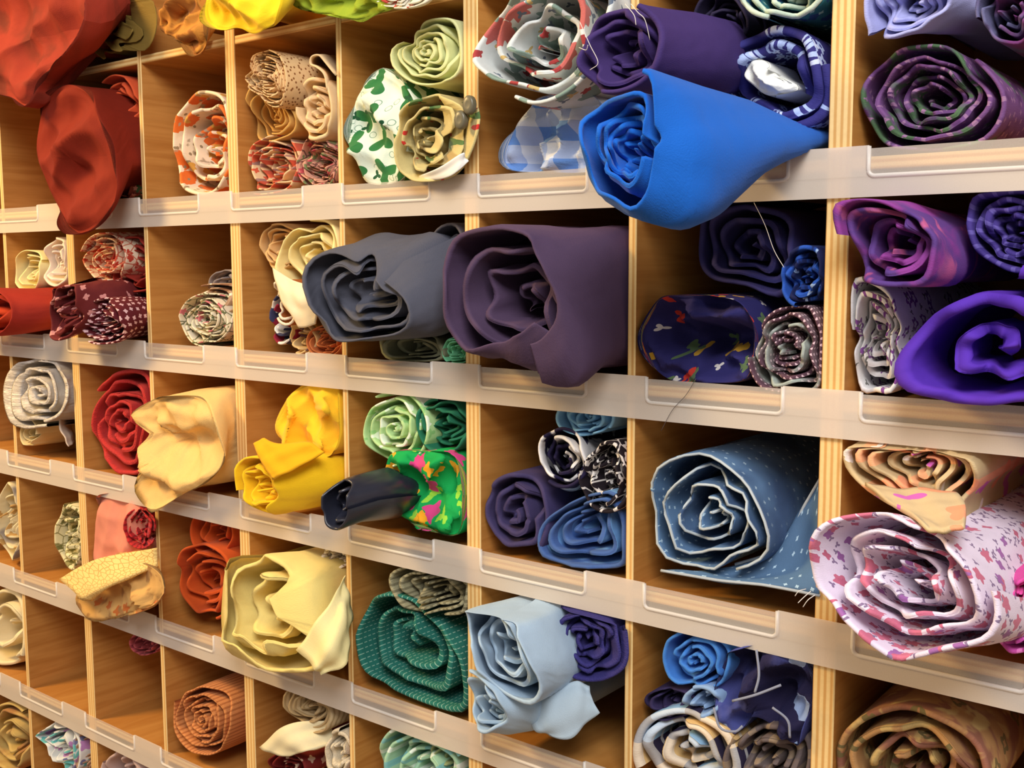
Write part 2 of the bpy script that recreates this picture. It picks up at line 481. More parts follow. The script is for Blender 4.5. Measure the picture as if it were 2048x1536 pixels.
        for s in caps:
            qx = s * np.cos(tt) * R_ang / Rm; qz = s * np.sin(tt) * R_ang / Rm
            pl = 0
            for (ax, az, k, ph, wa) in folds:
                e_ = ax * qx + az * qz; f_2 = -az * qx + ax * qz
                pl = pl + wa * np.abs(np.sin(k * e_ + ph + .9 * np.sin(1.7 * f_2 + ph * 2)))
            pl = pleat * (pl - .8) * (1 - s ** 5)
            y = Y0 - bulge * (1 - s ** 2.2) + pl - np.minimum(0, 0)
            rows.append(place(tt, np.full_like(tt, s) * (1 + .05 * wv(wf, tt, s) * (1 - s)), y + .004 * (s > .9)))
        for d in deps:
            rows.append(place(tt, np.ones_like(tt), Y0 + d + .006 + edge * wv(we, tt) * math.exp(-d / .03)))
        G = np.array(rows); nr = len(rows)
        V = G.reshape(-1, 3); nt1 = nt + 1
        Fc = [(i * nt1 + j, i * nt1 + j + 1, (i + 1) * nt1 + j + 1, (i + 1) * nt1 + j) for i in range(nr - 1) for j in range(nt)]
        vv = np.concatenate([[0], np.cumsum(np.linalg.norm(np.diff(G, axis=0), axis=2).mean(1))])
        uu = tt * Rm
        uv = np.stack([np.tile(uu, nr), np.repeat(vv, nt1)], -1)
        # cloth on the cap is mapped flat so that prints are not squeezed to the centre
        nc = len(caps)
        uv[:nc * nt1, 0] = G[:nc, :, 0].ravel(); uv[:nc * nt1, 1] = G[:nc, :, 2].ravel()
        edgecurve = None
    else:
        N = 56; n = int(N * turns) + 1
        t = np.arange(n) / N * 2 * math.pi
        base = (1 - core) / turns; tmin = min(th / Rm * 1.15, .5 * base); opn = max(1 - base, .83) if opening is None else opening
        thv = st + hand * t
        T1 = 2 * math.pi
        nom = np.where(t < T1, 1 - (1 - opn) * (t / T1) ** 3, opn - (opn - core) * np.clip((t - T1) / max(t[-1] - T1, .1), 0, 1))
        def poly(a, m):
            m = max(m, 5); w = 2 * math.pi / m
            return math.cos(math.pi / m) / np.cos(np.mod(a, w) - w / 2)
        pa, pb = rg.r.uniform(0, 6), rg.r.uniform(0, 6)
        dev = (poly(thv + pa + .13 * t, lob) - .9) * .55 + (poly(thv + pb - .21 * t, lob + 2) - .94) * .4 + wv(wf, thv, t * .45) * .022
        for q in range(3 + lob // 2):                            # inward creases that a few layers share
            a0, tc_, am = rg.r.uniform(0, 6.283), rg.r.uniform(T1 * .5, t[-1]), rg.r.uniform(.05, .15)
            da = np.mod(thv - a0 + .06 * t + math.pi, T1) - math.pi
            dev = dev - am * np.exp(-np.abs(da) / .16) * np.exp(-((t - tc_) / 6.5) ** 2)
        rho = nom * (1 + wr * 2.1 * dev * np.clip(t / T1, 0, 1) ** 2)
        for i in range(n):
            if i >= N: rho[i] = min(rho[i], rho[i - N] - max(.22 * base, tmin))
            rho[i] = max(rho[i], core * .3)
        k_ = np.ones(5) / 5
        sm = np.convolve(np.pad(rho, 2, mode='edge'), k_, 'valid'); rho = rho * .4 + sm * .6
        prog = t / t[-1]
        yf = Y0 + rec * prog ** 1.1 + edge * wv(we, thv, t * .35) * (.35 + .65 * np.minimum(1, t / 3)) 
        yf = np.maximum(yf, Y0)
        Lb = np.where(t < 2 * math.pi * 1.02, back - yf, 0)
        mixl = np.clip((t - 2 * math.pi * 1.02) / 1.2, 0, 1)
        Lb = (back - yf) * (1 - mixl) + tuck * mixl
        fr = np.array([1.0, .72, .48, .3, .18, .09, .035, .012])
        fin = np.array([.02, .08, .25, .6, 1.0])
        rows = []; hv = []
        tr = th / max(Rm, .01) / 2
        for q in fr:
            d = q * Lb; rows.append(place(thv, rho + tr, yf + d)); hv.append(-d)
        for a in (20, 65, 115, 160):
            ar = math.radians(a)
            rows.append(place(thv, rho + tr * math.cos(ar), yf + th * .5 * (1 - math.sin(ar)))); hv.append(np.zeros(n) + .001 * a / 90)
        for q in fin:
            d = q * np.minimum(Lb, .085); rows.append(place(thv, rho - tr, yf + d + th * .5)); hv.append(d)
        G = np.array(rows); nr = len(rows)
        V = G.reshape(-1, 3)
        Fc = [(i * n + j, (i + 1) * n + j, (i + 1) * n + j + 1, i * n + j + 1) for i in range(nr - 1) for j in range(n - 1)]
        if hand < 0: Fc = [f[::-1] for f in Fc]
        e = G[9]; uu = np.concatenate([[0], np.cumsum(np.linalg.norm(np.diff(e, axis=0), axis=1))])
        uv = np.stack([np.tile(uu, nr), np.array(hv).ravel()], -1)
        edgecurve = (G[9] + G[10]) / 2
        # soft plug deep in the core so that nobody looks through the roll
    loc = np.array([c0[0], 0.5 * (Y0 + back), V[:, 2].min()])
    if parent is None and (parts or rim is not None):
        root = bpy.data.objects.new(name, None); root.location = loc.tolist(); col.objects.link(root)
        o = new_obj('rolled_cloth' if not closed else 'cloth_body', V, Fc, mat, root, uv=uv, loc=loc)
        tag(root, label, cat, GROUP)
    else:
        o = root = new_obj(name, V, Fc, mat, parent, uv=uv, loc=loc)
        if parent is None: tag(o, label, cat, GROUP)
    if rim is not None and edgecurve is not None:
        ec = edgecurve.copy(); ec[:, 1] -= rimr * .6
        tube('selvage_edge', ec[::2], rimr, rim, root, 5, loc=loc)
    return root

def bic(P, nu, nv):
    """smooth grid through control points P (a, b, 3)"""
    P = np.asarray(P, float)
    def cr(A, n):
        m = A.shape[0]; out = []
        for t in np.linspace(0, m - 1, n):
            i = min(int(t), m - 2); f = t - i
            p1, p2 = A[i], A[i + 1]; p0 = A[i - 1] if i else 2 * p1 - p2; p3 = A[i + 2] if i + 2 < m else 2 * p2 - p1
            out.append(.5 * ((2 * p1) + (-p0 + p2) * f + (2 * p0 - 5 * p1 + 4 * p2 - p3) * f * f + (-p0 + 3 * p1 - 3 * p2 + p3) * f ** 3))
        return np.array(out)
    A = cr(P, nu); return cr(A.transpose(1, 0, 2), nv).transpose(1, 0, 2)

def sheet(name, grid, mat, parent=None, th=.0018, nu=18, nv=18, label=None, cat='fabric', wob=.0015, seed=1, group=GROUP):
    """loose piece of cloth; grid rows of (photo x, photo y, depth)"""
    W = [[un(x, y, Y) for x, y, Y in row] for row in grid]
    G = bic(W, nu, nv)
    rg = Rnd(seed); w1 = rg.waves((1, 2, 3)); w2 = rg.waves((1, 2, 4))
    a = np.linspace(0, 4, nu)[:, None] * np.ones((1, nv)); b = np.linspace(0, 4, nv)[None] * np.ones((nu, 1))
    du = np.gradient(G, axis=0); dv = np.gradient(G, axis=1); nn = np.cross(du, dv); nn /= np.linalg.norm(nn, axis=2)[..., None] + 1e-12
    G = G + nn * (wob * (wv(w1, a, b) + wv(w2, b, a)) * .5)[..., None]
    V = np.concatenate([(G + nn * th / 2).reshape(-1, 3), (G - nn * th / 2).reshape(-1, 3)])
    k = nu * nv; Fc = []
    for i in range(nu - 1):
        for j in range(nv - 1):
            q = (i * nv + j, i * nv + j + 1, (i + 1) * nv + j + 1, (i + 1) * nv + j)
            Fc.append(q); Fc.append(tuple(v + k for v in q[::-1]))
    bd = [(i, 0) for i in range(nu)] + [(nu - 1, j) for j in range(1, nv)] + [(i, nv - 1) for i in range(nu - 2, -1, -1)] + [(0, j) for j in range(nv - 2, 0, -1)]
    ids = [i * nv + j for i, j in bd]
    for q, q2 in zip(ids, ids[1:] + ids[:1]): Fc.append((q, q2, q2 + k, q + k))
    lu = np.linalg.norm(np.diff(G, axis=0), axis=2).mean(1).sum(); lv = np.linalg.norm(np.diff(G, axis=1), axis=2).mean(0).sum()
    uv1 = np.stack([(a / 4 * lu).ravel(), (b / 4 * lv).ravel()], -1)
    loc = np.array([G[..., 0].mean(), G[..., 1].mean(), G[..., 2].min()])
    o = new_obj(name, V, Fc, mat, parent, uv=np.concatenate([uv1, uv1]), loc=loc)
    if parent is None: tag(o, label, cat, group)
    return o

def thread(label, pts, mat, rad=.00025, parent=None):
    P = np.array([[un(x, y, Y) for x, y, Y in pts]])[0]
    Q = bic(np.stack([P, P], 1), max(12, len(pts) * 5), 2)[:, 0]
    o = tube('loose_thread', Q, rad, mat, parent, 5, loc=Q.mean(0))
    if parent is None: tag(o, label, 'thread', 'loose threads on the shelving')
    return o

def proll(*a, **k):
    return roll(*a, parts=True, **k)

# ------------------------------------------------------------------ the fabrics
white_thread = cloth('white_thread', (225, 220, 215), weave=0, crease=0)
dark_thread = cloth('dark_thread', (90, 80, 80), weave=0, crease=0)

# ---- top row, above the bare shelf (row 0)
roll('red and pink cloth drooping from the top left compartment', [(-70, 40), (0, -50), (90, -60), (160, -20), (172, 50), (140, 105), (108, 128), (70, 165), (52, 213), (15, 196), (-20, 185), (-70, 150)], .07,
     cloth('rose_red_cloth', (152, 50, 34), [('noise', (110, 40, 26), 16, .55, .12)], sheen=.05), (0, 2), closed=True, pleat=.028, fdir=60, bulge=.01, seed=3, name='hanging_cloth', cat='fabric')
roll('dark olive cloth filling the top compartment beside the red cloth', (235, 40, 78, 88), .012, cloth('olive_cloth', (122, 100, 44)), (0, 2), turns=3, seed=4, rec=.02)
roll('crumpled brown orange cloth hanging over the bare top shelf', [(312, 60), (320, 20), (345, -30), (385, -20), (400, 40), (405, 100), (385, 113), (362, 85), (335, 75)], .02,
     cloth('tan_orange_cloth', (196, 132, 52), [('noise', (150, 92, 34), 50, .55, .05)]), (0, 3), closed=True, pleat=.018, lob=6, seed=5)
roll('bright lemon yellow roll overhanging the bare top shelf', [(402, 30), (410, -20), (450, -60), (530, -50), (562, -5), (548, 40), (505, 68), (470, 55), (440, 60), (418, 52)], .05,
     cloth('lemon_cloth', (250, 208, 30), sheen=.3), (0, 4), closed=True, pleat=.02, fdir=30, bulge=.012, seed=6, secs=[(.0, (540, 5, 78, 62)), (.1, (600, 0, 80, 60))])
roll('lime green cloth with a pointed corner drooping over the top shelf', [(565, 5), (600, -50), (700, -60), (770, -30), (795, 10), (750, 28), (717, 46), (690, 38), (620, 25)], .03,
     cloth('lime_cloth', (150, 172, 50)), (0, 5), closed=True, pleat=.02, fdir=70, bulge=.008, seed=7)
roll('white floral cloth end peeking out at the top edge beside lime cloth', (800, -8, 60, 24), .035,
     cloth('white_floral_scrap', (232, 226, 206), [('blob', (190, 70, 60), 60, .3, 5, .5), ('blob', (90, 130, 80), 80, .25, 3, .4, 2)]), (0, 5), turns=3, seed=8, back=.1)

# ---- row 1
roll('orange red roll in the upper left cubby above the printed scraps', (228, 218, 43, 68, 4), -.004, cloth('tomato_cloth', (226, 92, 50)), (1, 2), turns=4.5, seed=11, rec=.012, wr=.5, lob=4)
roll('long dark red cloth hanging down over the first plastic strip', [(72, 230), (95, 185), (135, 165), (175, 195), (205, 265), (220, 330), (228, 385), (200, 440), (165, 468), (142, 462), (105, 410), (80, 350), (66, 300)], .05,
     cloth('brick_red_cloth', (128, 34, 15), sheen=.05), (1, 2), closed=True, pleat=.022, fdir=80, bulge=.012, seed=12, name='hanging_cloth', cat='fabric', twist=1.2)
roll('red and green flowered scrap behind the hanging dark red cloth', (235, 350, 40, 66), -.006,
     cloth('red_green_print', (150, 66, 44), [('blob', (70, 92, 52), 70, .42, 4, .7), ('blob', (214, 132, 108), 90, .3, 5, .5, 2)]), (1, 2), turns=3.5, seed=13, wr=.6)
roll('white roll with orange patchwork print standing alone in its cubby', [(345, 300), (350, 240), (375, 195), (415, 183), (452, 205), (462, 300), (445, 375), (400, 398), (368, 392), (350, 352)], -.004,
     cloth('orange_patchwork_print', (240, 220, 190), [('blob', (226, 110, 40), 42, .52, 0, .45, 0, .9, 0, .5), ('noise', (176, 156, 128), 55, .62, .03), ('blob', (150, 130, 100), 110, .24, 0, .35, 3), ('blob', (214, 160, 70), 50, .4, 4, .25, 5)], crease=.9), (1, 3), turns=3.2, seed=14, wr=.7, lob=4, th=.004, rec=.03, core=.08)
roll('mustard tan roll squeezed under the dotted beige roll', [(474, 195), (498, 165), (560, 200), (592, 240), (575, 272), (505, 287), (480, 255)], -.006, cloth('mustard_cloth', (206, 160, 86)), (1, 4), turns=4.5, seed=15)
roll('beige roll with tiny brown dots, topmost of its cubby', [(497, 140), (505, 106), (532, 98), (560, 115), (572, 160), (562, 200), (542, 213), (512, 190), (480, 160)], .018,
     cloth('dotted_beige', (226, 192, 142), [('blob', (140, 92, 50), 190, .24, 0, .8)]), (1, 4), turns=7, th=.0014, wr=.25, seed=16, rec=.006, core=.06)
rl = proll('cream roll with a curled flap beside the thin upright', [(592, 210), (604, 166), (630, 150), (656, 170), (666, 220), (652, 265), (622, 277), (598, 250)], .006, cloth('cream_ivory', (232, 200, 152)), (1, 4), turns=3, seed=17, th=.004, rec=.01, wr=.25, core=.15, lob=2)
sheet('flap', [[(655, 180, -.006), (648, 150, -.008), (632, 135, -.010), (620, 128, -.010), (622, 113, -.010), (636, 110, -.010), (648, 122, -.008), (672, 150, -.004)],
               [(690, 182, .08), (684, 152, .08), (668, 138, .08), (656, 130, .08), (658, 116, .08), (672, 112, .08), (684, 124, .08), (700, 150, .08)]], cloth('cream_flap', (234, 204, 158)), rl, nu=8, nv=30, wob=.0005)
roll('layered pink and cream striped roll on the strip shelf', [(488, 335), (500, 292), (540, 268), (580, 285), (592, 330), (578, 378), (530, 392), (498, 386)], -.004,
     cloth('pink_cream_stripe', (232, 196, 150), [('stripe', (196, 84, 60), 0, 28, .35), ('stripe', (160, 120, 110), 0, 41, .2), ('blob', (210, 90, 60), 70, .3, 4, .4)]), (1, 4), turns=5, th=.0022, wr=.6, seed=18, lob=3)
roll('small pink and sage paisley roll in the corner of the cubby', (634, 325, 42, 54), -.004,
     cloth('pink_sage_paisley', (214, 156, 132), [('blob', (120, 132, 84), 75, .45, 3, .5, 0, .9, 0, .5), ('blob', (200, 80, 90), 80, .35, 5, .4, 3), ('vein', (120, 80, 70), 60, .05)]), (1, 4), turns=6, th=.0015, seed=19, wr=.6)
roll('pale green rolled cloth on top of the shamrock roll cubby', [(785, 92), (815, 78), (822, 50), (860, 33), (905, 33), (928, 60), (932, 120), (912, 156), (865, 166), (830, 165), (800, 146), (783, 125)], -.002,
     cloth('pale_green', (216, 222, 164)), (1, 5), turns=4.5, th=.0028, seed=20, wr=.6, lob=4, rec=-.008, core=.05)
roll('white roll printed with green shamrocks', [(677, 260), (690, 200), (735, 142), (762, 140), (805, 172), (825, 230), (820, 300), (798, 365), (720, 376), (695, 340), (680, 300)], -.004,
     cloth('shamrock_print', (226, 238, 220), [('blob', (130, 160, 140), 90, .3, 0, .5, 2, .9, .8), ('blob', (44, 116, 62), 30, .46, 3, 1.0, 0, .55), ('blob', (30, 84, 52), 60, .32, 3, .3, 4)]), (1, 5), closed=True, pleat=.018, fdir=20, bulge=.012, seed=21)
rl = proll('tan holly print roll with dark buttons beside the thick upright', [(787, 262), (800, 216), (850, 178), (905, 165), (945, 195), (955, 245), (935, 312), (900, 352), (830, 362), (790, 330)], .018,
     cloth('holly_tan', (208, 192, 132), [('blob', (86, 120, 70), 26, .34, 5, .3, 2), ('blob', (200, 50, 44), 60, .16, 0, .25, 6), ('noise', (176, 150, 96), 30, .62, .06)]), (1, 5), turns=3.6, th=.003, seed=22, wr=.55, lob=4, core=.06, ctr=(848, 280), start=20, hand=-1)
for bx, by in ((938, 210), (921, 240)):
    q = un(bx, by, -.0215); a = np.linspace(0, 2 * math.pi, 14, endpoint=False)
    V = [q + np.array([math.cos(t) * s * .0068, y, math.sin(t) * s * .0088]) for s, y in ((1, .003), (1, -.0012), (.82, -.0028), (.35, -.0022)) for t in a]
    Fc = [(i * 14 + j, (i + 1) * 14 + j, (i + 1) * 14 + (j + 1) % 14, i * 14 + (j + 1) % 14) for i in range(3) for j in range(14)] + [tuple(range(42, 56))[::-1]]
    b = new_obj('button', V, Fc, cloth('grey_button', (104, 98, 78), rough=.35, spec=.5, weave=0, crease=0), rl, uv=[(v[0], v[2]) for v in V], loc=q); b['label'] = 'dark grey round button'
sheet('paper_tag', [[(838, 352, -.012), (880, 334, -.024), (925, 306, -.024), (930, 314, -.018)], [(845, 362, -.010), (885, 358, -.020), (912, 345, -.024), (938, 322, -.018)]],
      cloth('white_paper', (244, 242, 236), weave=0, crease=.1), th=.0006, nu=10, nv=14, wob=.0004, label='small white paper tag lying at the foot of the holly print roll', cat='tag', group='paper scraps')

roll('large white roll with red roses and grey leaves', [(919, 95), (945, 40), (990, -5), (1060, -60), (1150, -80), (1215, -30), (1205, 60), (1175, 140), (1120, 190), (1060, 205), (1000, 178), (945, 147), (922, 130)], .04,
     cloth('rose_print', (214, 220, 220), [('blob', (126, 150, 142), 30, .45, 4, .5, 2, .9, 0, .6), ('blob', (190, 100, 96), 26, .4, 6, .34, 0, .8, 0, .3), ('blob', (160, 56, 58), 40, .22, 5, .25, 0, .8, 0, .3), ('blob', (196, 170, 110), 40, .25, 3, .25, 5), ('blob', (96, 110, 130), 50, .3, 3, .3, 7)]), (1, 6),
     turns=3.2, th=.004, wr=.5, lob=3, rec=.03, seed=23, core=.1)
roll('blue and white gingham roll beneath the rose print roll', [(1004, 352), (1022, 270), (1060, 206), (1100, 186), (1160, 180), (1195, 205), (1215, 300), (1190, 362), (1080, 364)], -.004,
     cloth('gingham', (226, 232, 244), [('check', (104, 148, 220), 31)]), (1, 6), closed=True, pleat=.04, fdir=140, bulge=.01, seed=24)
rl = proll('dark indigo roll with frayed threads above the bright blue roll', [(1147, 90), (1160, 40), (1200, 8), (1260, 4), (1305, 40), (1318, 95), (1295, 150), (1240, 182), (1190, 180), (1155, 142)], .09,
     cloth('indigo_cloth', (64, 46, 104)), (1, 7), turns=3.2, th=.004, wr=.4, lob=3, rec=.03, seed=25, secs=[(.0, (1390, 110, 85, 85)), (.1, (1450, 130, 85, 85))], core=.2, ctr=(1215, 100))
for P in ([(1160, 45, -.092), (1180, 90, -.094), (1196, 125, -.094), (1180, 140, -.094)], [(1158, 95, -.093), (1172, 100, -.096), (1176, 90, -.098)], [(1262, 8, -.092), (1276, 25, -.096), (1290, 40, -.096), (1300, 80, -.09)], [(1250, 8, -.092), (1268, 30, -.096), (1272, 50, -.096)]):
    thread(None, P, white_thread, .00028, rl)
roll('near black navy roll deep behind the indigo roll', (1448, 45, 62, 70), -.03, cloth('midnight_cloth', (44, 38, 66)), (1, 7), turns=4, seed=26)
roll('teal print roll with a pale edge cut by the top of the photo', (1560, -22, 86, 58), .01,
     cloth('teal_print', (40, 104, 116), [('blob', (34, 60, 110), 70, .45, 4, .6, 0, .9, 0, .6), ('blob', (150, 190, 180), 90, .22, 4, .4, 2)]), (1, 7), turns=2.5, th=.003, seed=27, rim=cloth('pale_mint_edge', (196, 214, 196)), rimr=.0022, rec=.03)
rl = proll('navy roll with white flowers and a white scrap stuffed inside', [(1424, 170), (1440, 120), (1490, 70), (1570, 44), (1632, 68), (1660, 120), (1664, 190), (1642, 232), (1590, 252), (1530, 236), (1470, 206), (1432, 190)], .004,
     cloth('navy_flower_print', (52, 50, 122), [('blob', (170, 190, 236), 62, .42, 5, .55, 0, .9, .35), ('blob', (200, 212, 244), 58, .3, 3, .35, 3)]), (1, 7), turns=2.1, th=.007, seed=28, core=.55, rec=.012, wr=.3, lob=6, tuck=.09)
roll('', [(1484, 150), (1500, 118), (1530, 122), (1552, 150), (1590, 168), (1598, 176), (1570, 186), (1530, 190), (1500, 168)], -.01, cloth('white_scrap', (244, 246, 240), crease=.9), (1, 7), closed=True, pleat=.007, lob=4, bulge=.01, seed=29, back=.06, name='white_scrap', parent=rl)
roll('large bright royal blue roll bulging out over the plastic strip', [(1141, 218), (1160, 196), (1225, 160), (1285, 141), (1302, 158), (1308, 215), (1310, 290), (1304, 340), (1292, 392), (1262, 425), (1222, 400), (1182, 380), (1176, 345), (1160, 318), (1143, 280)], .17,
     cloth('royal_blue_cloth', (14, 96, 196), sheen=.3, var=.06), (1, 7), turns=5.2, th=.0028, wr=.5, lob=5, rec=.03, seed=30, ctr=(1252, 284), start=75, core=.08, opening=.66,
     secs=[(-.150, [(1150, 225), (1230, 160), (1290, 141), (1340, 170), (1385, 260), (1400, 360), (1395, 430), (1340, 462), (1270, 438), (1185, 378), (1160, 320)]),
           (-.115, [(1230, 250), (1290, 158), (1350, 162), (1420, 200), (1455, 300), (1452, 390), (1410, 445), (1370, 462), (1310, 462), (1250, 410)]),
           (-.05, [(1390, 250), (1420, 182), (1480, 195), (1545, 240), (1560, 300), (1525, 345), (1460, 380), (1410, 350)]),
           (-.0, [(1480, 270), (1500, 230), (1560, 240), (1620, 262), (1625, 300), (1580, 312), (1520, 312)])], flank=.03)
roll('lavender blue rolled cloth in the top right cubby', [(1731, 25), (1738, -20), (1800, -65), (1872, -50), (1892, 0), (1852, 50), (1800, 78), (1742, 82), (1736, 50)], .015, cloth('lavender_cloth', (168, 172, 226)), (1, 8), turns=4, th=.003, wr=.55, lob=4, seed=31, rec=.03, core=.06, secs=[(.03, (1860, 0, 80, 75)), (.1, (1920, 0, 80, 75))])
roll('slate blue and plum cloth at the top right corner', (2015, 20, 62, 66), .005, cloth('slate_plum', (100, 100, 140), [('noise', (120, 60, 120), 14, .52, .08)]), (1, 8), turns=3, seed=32)
roll('large purple roll with green leaf print on the right', [(1716, 190), (1745, 130), (1800, 90), (1870, 80), (1932, 108), (1988, 160), (2008, 210), (1990, 262), (1950, 292), (1850, 305), (1762, 294), (1727, 250)], -.003,
     cloth('purple_leaf_print', (112, 74, 128), [('noise', (74, 104, 74), 20, .56, .03, .8), ('noise', (84, 48, 98), 46, .58, .05), ('blob', (150, 112, 150), 120, .25, 4, .5)]), (1, 8), turns=4.5, th=.003, wr=.55, lob=5, seed=33, rec=.02)

# ---- row 2
roll('pale cream folded cloth at the left edge beside the small white roll', (38, 543, 46, 42), -.006, cloth('pale_cream', (236, 222, 160)), (2, 1), turns=3, seed=41, wr=.3)
roll('small white roll against the left upright', (108, 522, 28, 50), -.002, cloth('soft_white', (236, 218, 198)), (2, 1), turns=3, seed=42, th=.003, wr=.5)
roll('orange red roll lying low at the left edge, ends out of frame', (-38, 626, 62, 50), .06, cloth('blood_red_cloth', (150, 38, 26), [('noise', (226, 80, 30), 5, .6, .15)]), (2, 1), turns=3, seed=43, secs=[(-.012, (62, 624, 60, 46)), (.05, (120, 620, 60, 46))])
roll('white roll with a red leaf print above the maroon rolls', (205, 515, 46, 50, 20), -.002, cloth('red_leaf_print', (240, 214, 186), [('blob', (190, 62, 44), 75, .4, 4, .75, 0, .9, 0, .6), ('vein', (204, 110, 84), 85, .06)]), (2, 2), turns=4, seed=44, th=.0022, wr=.7)
roll('plain dark red roll behind the maroon print rolls', (262, 540, 44, 66), -.012, cloth('oxblood_cloth', (146, 44, 34)), (2, 2), turns=4, seed=45)
roll('maroon roll with frayed ends and pink sprigs pushed out to the left', (122, 620, 30, 62, 12), .062, cloth('maroon_sprig', (104, 34, 36), [('blob', (206, 140, 136), 62, .28, 4, .55, 0, .9, 0, .3)], crease=.8), (2, 2), turns=3, seed=46, th=.003, wr=.7, secs=[(.0, (215, 600, 50, 46)), (.05, (250, 595, 45, 42))], edge=.006)
roll('maroon roll with rows of small white flowers resting on the strip', (196, 642, 44, 46), .045, cloth('maroon_flower', (96, 28, 38), [('blob', (224, 184, 190), 92, .3, 4, 1.0, 0, .25)]), (2, 2), turns=3.5, seed=47, th=.0026, wr=.6, secs=[(-.01, (255, 642, 46, 48)), (.05, (290, 640, 46, 46))])
roll('grey striped cloth tucked behind the brown plaid roll', (447, 568, 32, 28), -.03, cloth('grey_stripe', (190, 170, 160), [('stripe', (130, 120, 120), 1, 60, .4)]), (2, 3), turns=3, seed=48)
roll('brown and cream plaid roll leaning on the thick upright', (425, 603, 68, 34, -8), -.012, cloth('brown_plaid', (216, 184, 154), [('stripe', (150, 100, 64), 0, 26, .35), ('stripe', (120, 88, 70), 1, 26, .3, 0, .6), ('stripe', (240, 226, 210), 0, 26, .1, .5)]), (2, 3), turns=3, seed=49, th=.003)
roll('cream roll with fine green and pink sprigs on the shelf', (412, 640, 56, 54), -.004, cloth('cream_sprig', (230, 218, 192), [('vein', (112, 112, 82), 62, .05), ('blob', (200, 110, 120), 46, .25, 5, .35), ('blob', (96, 110, 76), 90, .28, 3, .5, 3)]), (2, 3), turns=5, seed=50, th=.002, wr=.7, rec=-.004)
roll('beige roll behind the pale yellow draped cloth', (556, 492, 38, 46), -.012, cloth('oat_cloth', (214, 172, 116)), (2, 4), turns=4.5, seed=51)
rl = proll('pale yellow roll with a long white flap hanging down', [(542, 520), (560, 480), (600, 448), (645, 440), (680, 460), (690, 520), (670, 560), (630, 575), (580, 575), (550, 550)], .004, cloth('butter_cloth', (246, 226, 158)), (2, 4), turns=3.2, th=.003, seed=52, wr=.6, lob=3, ctr=(620, 505))
sheet('flap', [[(545, 535, -.006), (585, 560, -.008), (640, 575, -.008)], [(560, 585, -.012), (595, 610, -.015), (635, 612, -.012)], [(590, 645, -.008), (605, 655, -.009), (632, 648, -.008)]], cloth('butter_flap', (244, 226, 190)), rl, seed=52)
roll('rust brown roll with a white edge under the pale yellow flap', (568, 604, 24, 46, -12), .006, cloth('rust_brown', (164, 92, 44)), (2, 4), turns=2.4, seed=53, th=.002, rim=cloth('white_edge', (240, 226, 206)), rimr=.0017)
roll('navy and white print scrap against the side of the cubby', (562, 640, 24, 52), -.008, cloth('navy_white_scrap', (60, 62, 96), [('blob', (236, 232, 224), 34, .5, 0, .5, 0, .9, 0, .5), ('blob', (140, 30, 50), 30, .4, 0, .3, 4)]), (2, 4), turns=3, seed=54, wr=.6)
roll('wrinkled tan cloth near the bottom of the mixed cubby', (598, 680, 30, 34), -.006, cloth('khaki_cloth', (220, 190, 136), [('blob', (86, 56, 70), 40, .35, 0, .3)]), (2, 4), turns=3, seed=55, wr=.7)
roll('golden brown roll tucked behind the charcoal roll', (646, 640, 28, 24), -.010, cloth('gold_cloth', (196, 138, 44)), (2, 4), turns=5, seed=56, th=.0014)
roll('small rust orange roll on the shelf beside the thin upright', (652, 684, 40, 32), -.004, cloth('terracotta', (206, 122, 70)), (2, 4), turns=6, seed=57, th=.0013, wr=.3, core=.05)
roll('dark grey cloth standing behind the big charcoal roll', (886, 552, 46, 108, 6), -.008, cloth('dark_grey_cloth', (84, 80, 86)), (2, 5), turns=4, seed=58)
roll('flat grey green folded roll below the charcoal roll', [(747, 690), (760, 670), (800, 664), (870, 672), (892, 695), (890, 722), (800, 724), (755, 715)], -.004, cloth('sage_grey', (124, 128, 104), sheen=.3), (2, 5), turns=3.4, seed=59, th=.003, wr=.2, lob=2)
roll('small mint green roll beside the flat grey green roll', (914, 702, 30, 28), -.004, cloth('mint_cloth', (122, 206, 160)), (2, 5), turns=5, seed=60, th=.0014)
roll('big charcoal grey roll with a slanted end sticking out', [(596, 546), (607, 520), (640, 506), (682, 516), (742, 546), (800, 588), (818, 620), (816, 650), (790, 668), (740, 676), (682, 683), (655, 672), (650, 650), (622, 625), (610, 598), (600, 570)], .055,
     cloth('charcoal_cloth', (82, 84, 98)), (2, 5), turns=3.6, th=.0034, wr=.35, lob=6, rec=.03, seed=61, core=.06, ctr=(720, 602), start=30, hand=-1, opening=.82,
     secs=[(-.03, [(620, 540), (650, 500), (740, 480), (820, 530), (860, 600), (855, 660), (790, 676), (690, 676), (640, 640)]), (.005, [(700, 560), (720, 480), (800, 458), (880, 452), (925, 480), (925, 600), (900, 660), (820, 672), (720, 650)]), (.08, [(760, 560), (780, 490), (850, 470), (925, 480), (945, 540), (940, 620), (880, 660), (800, 640)])])
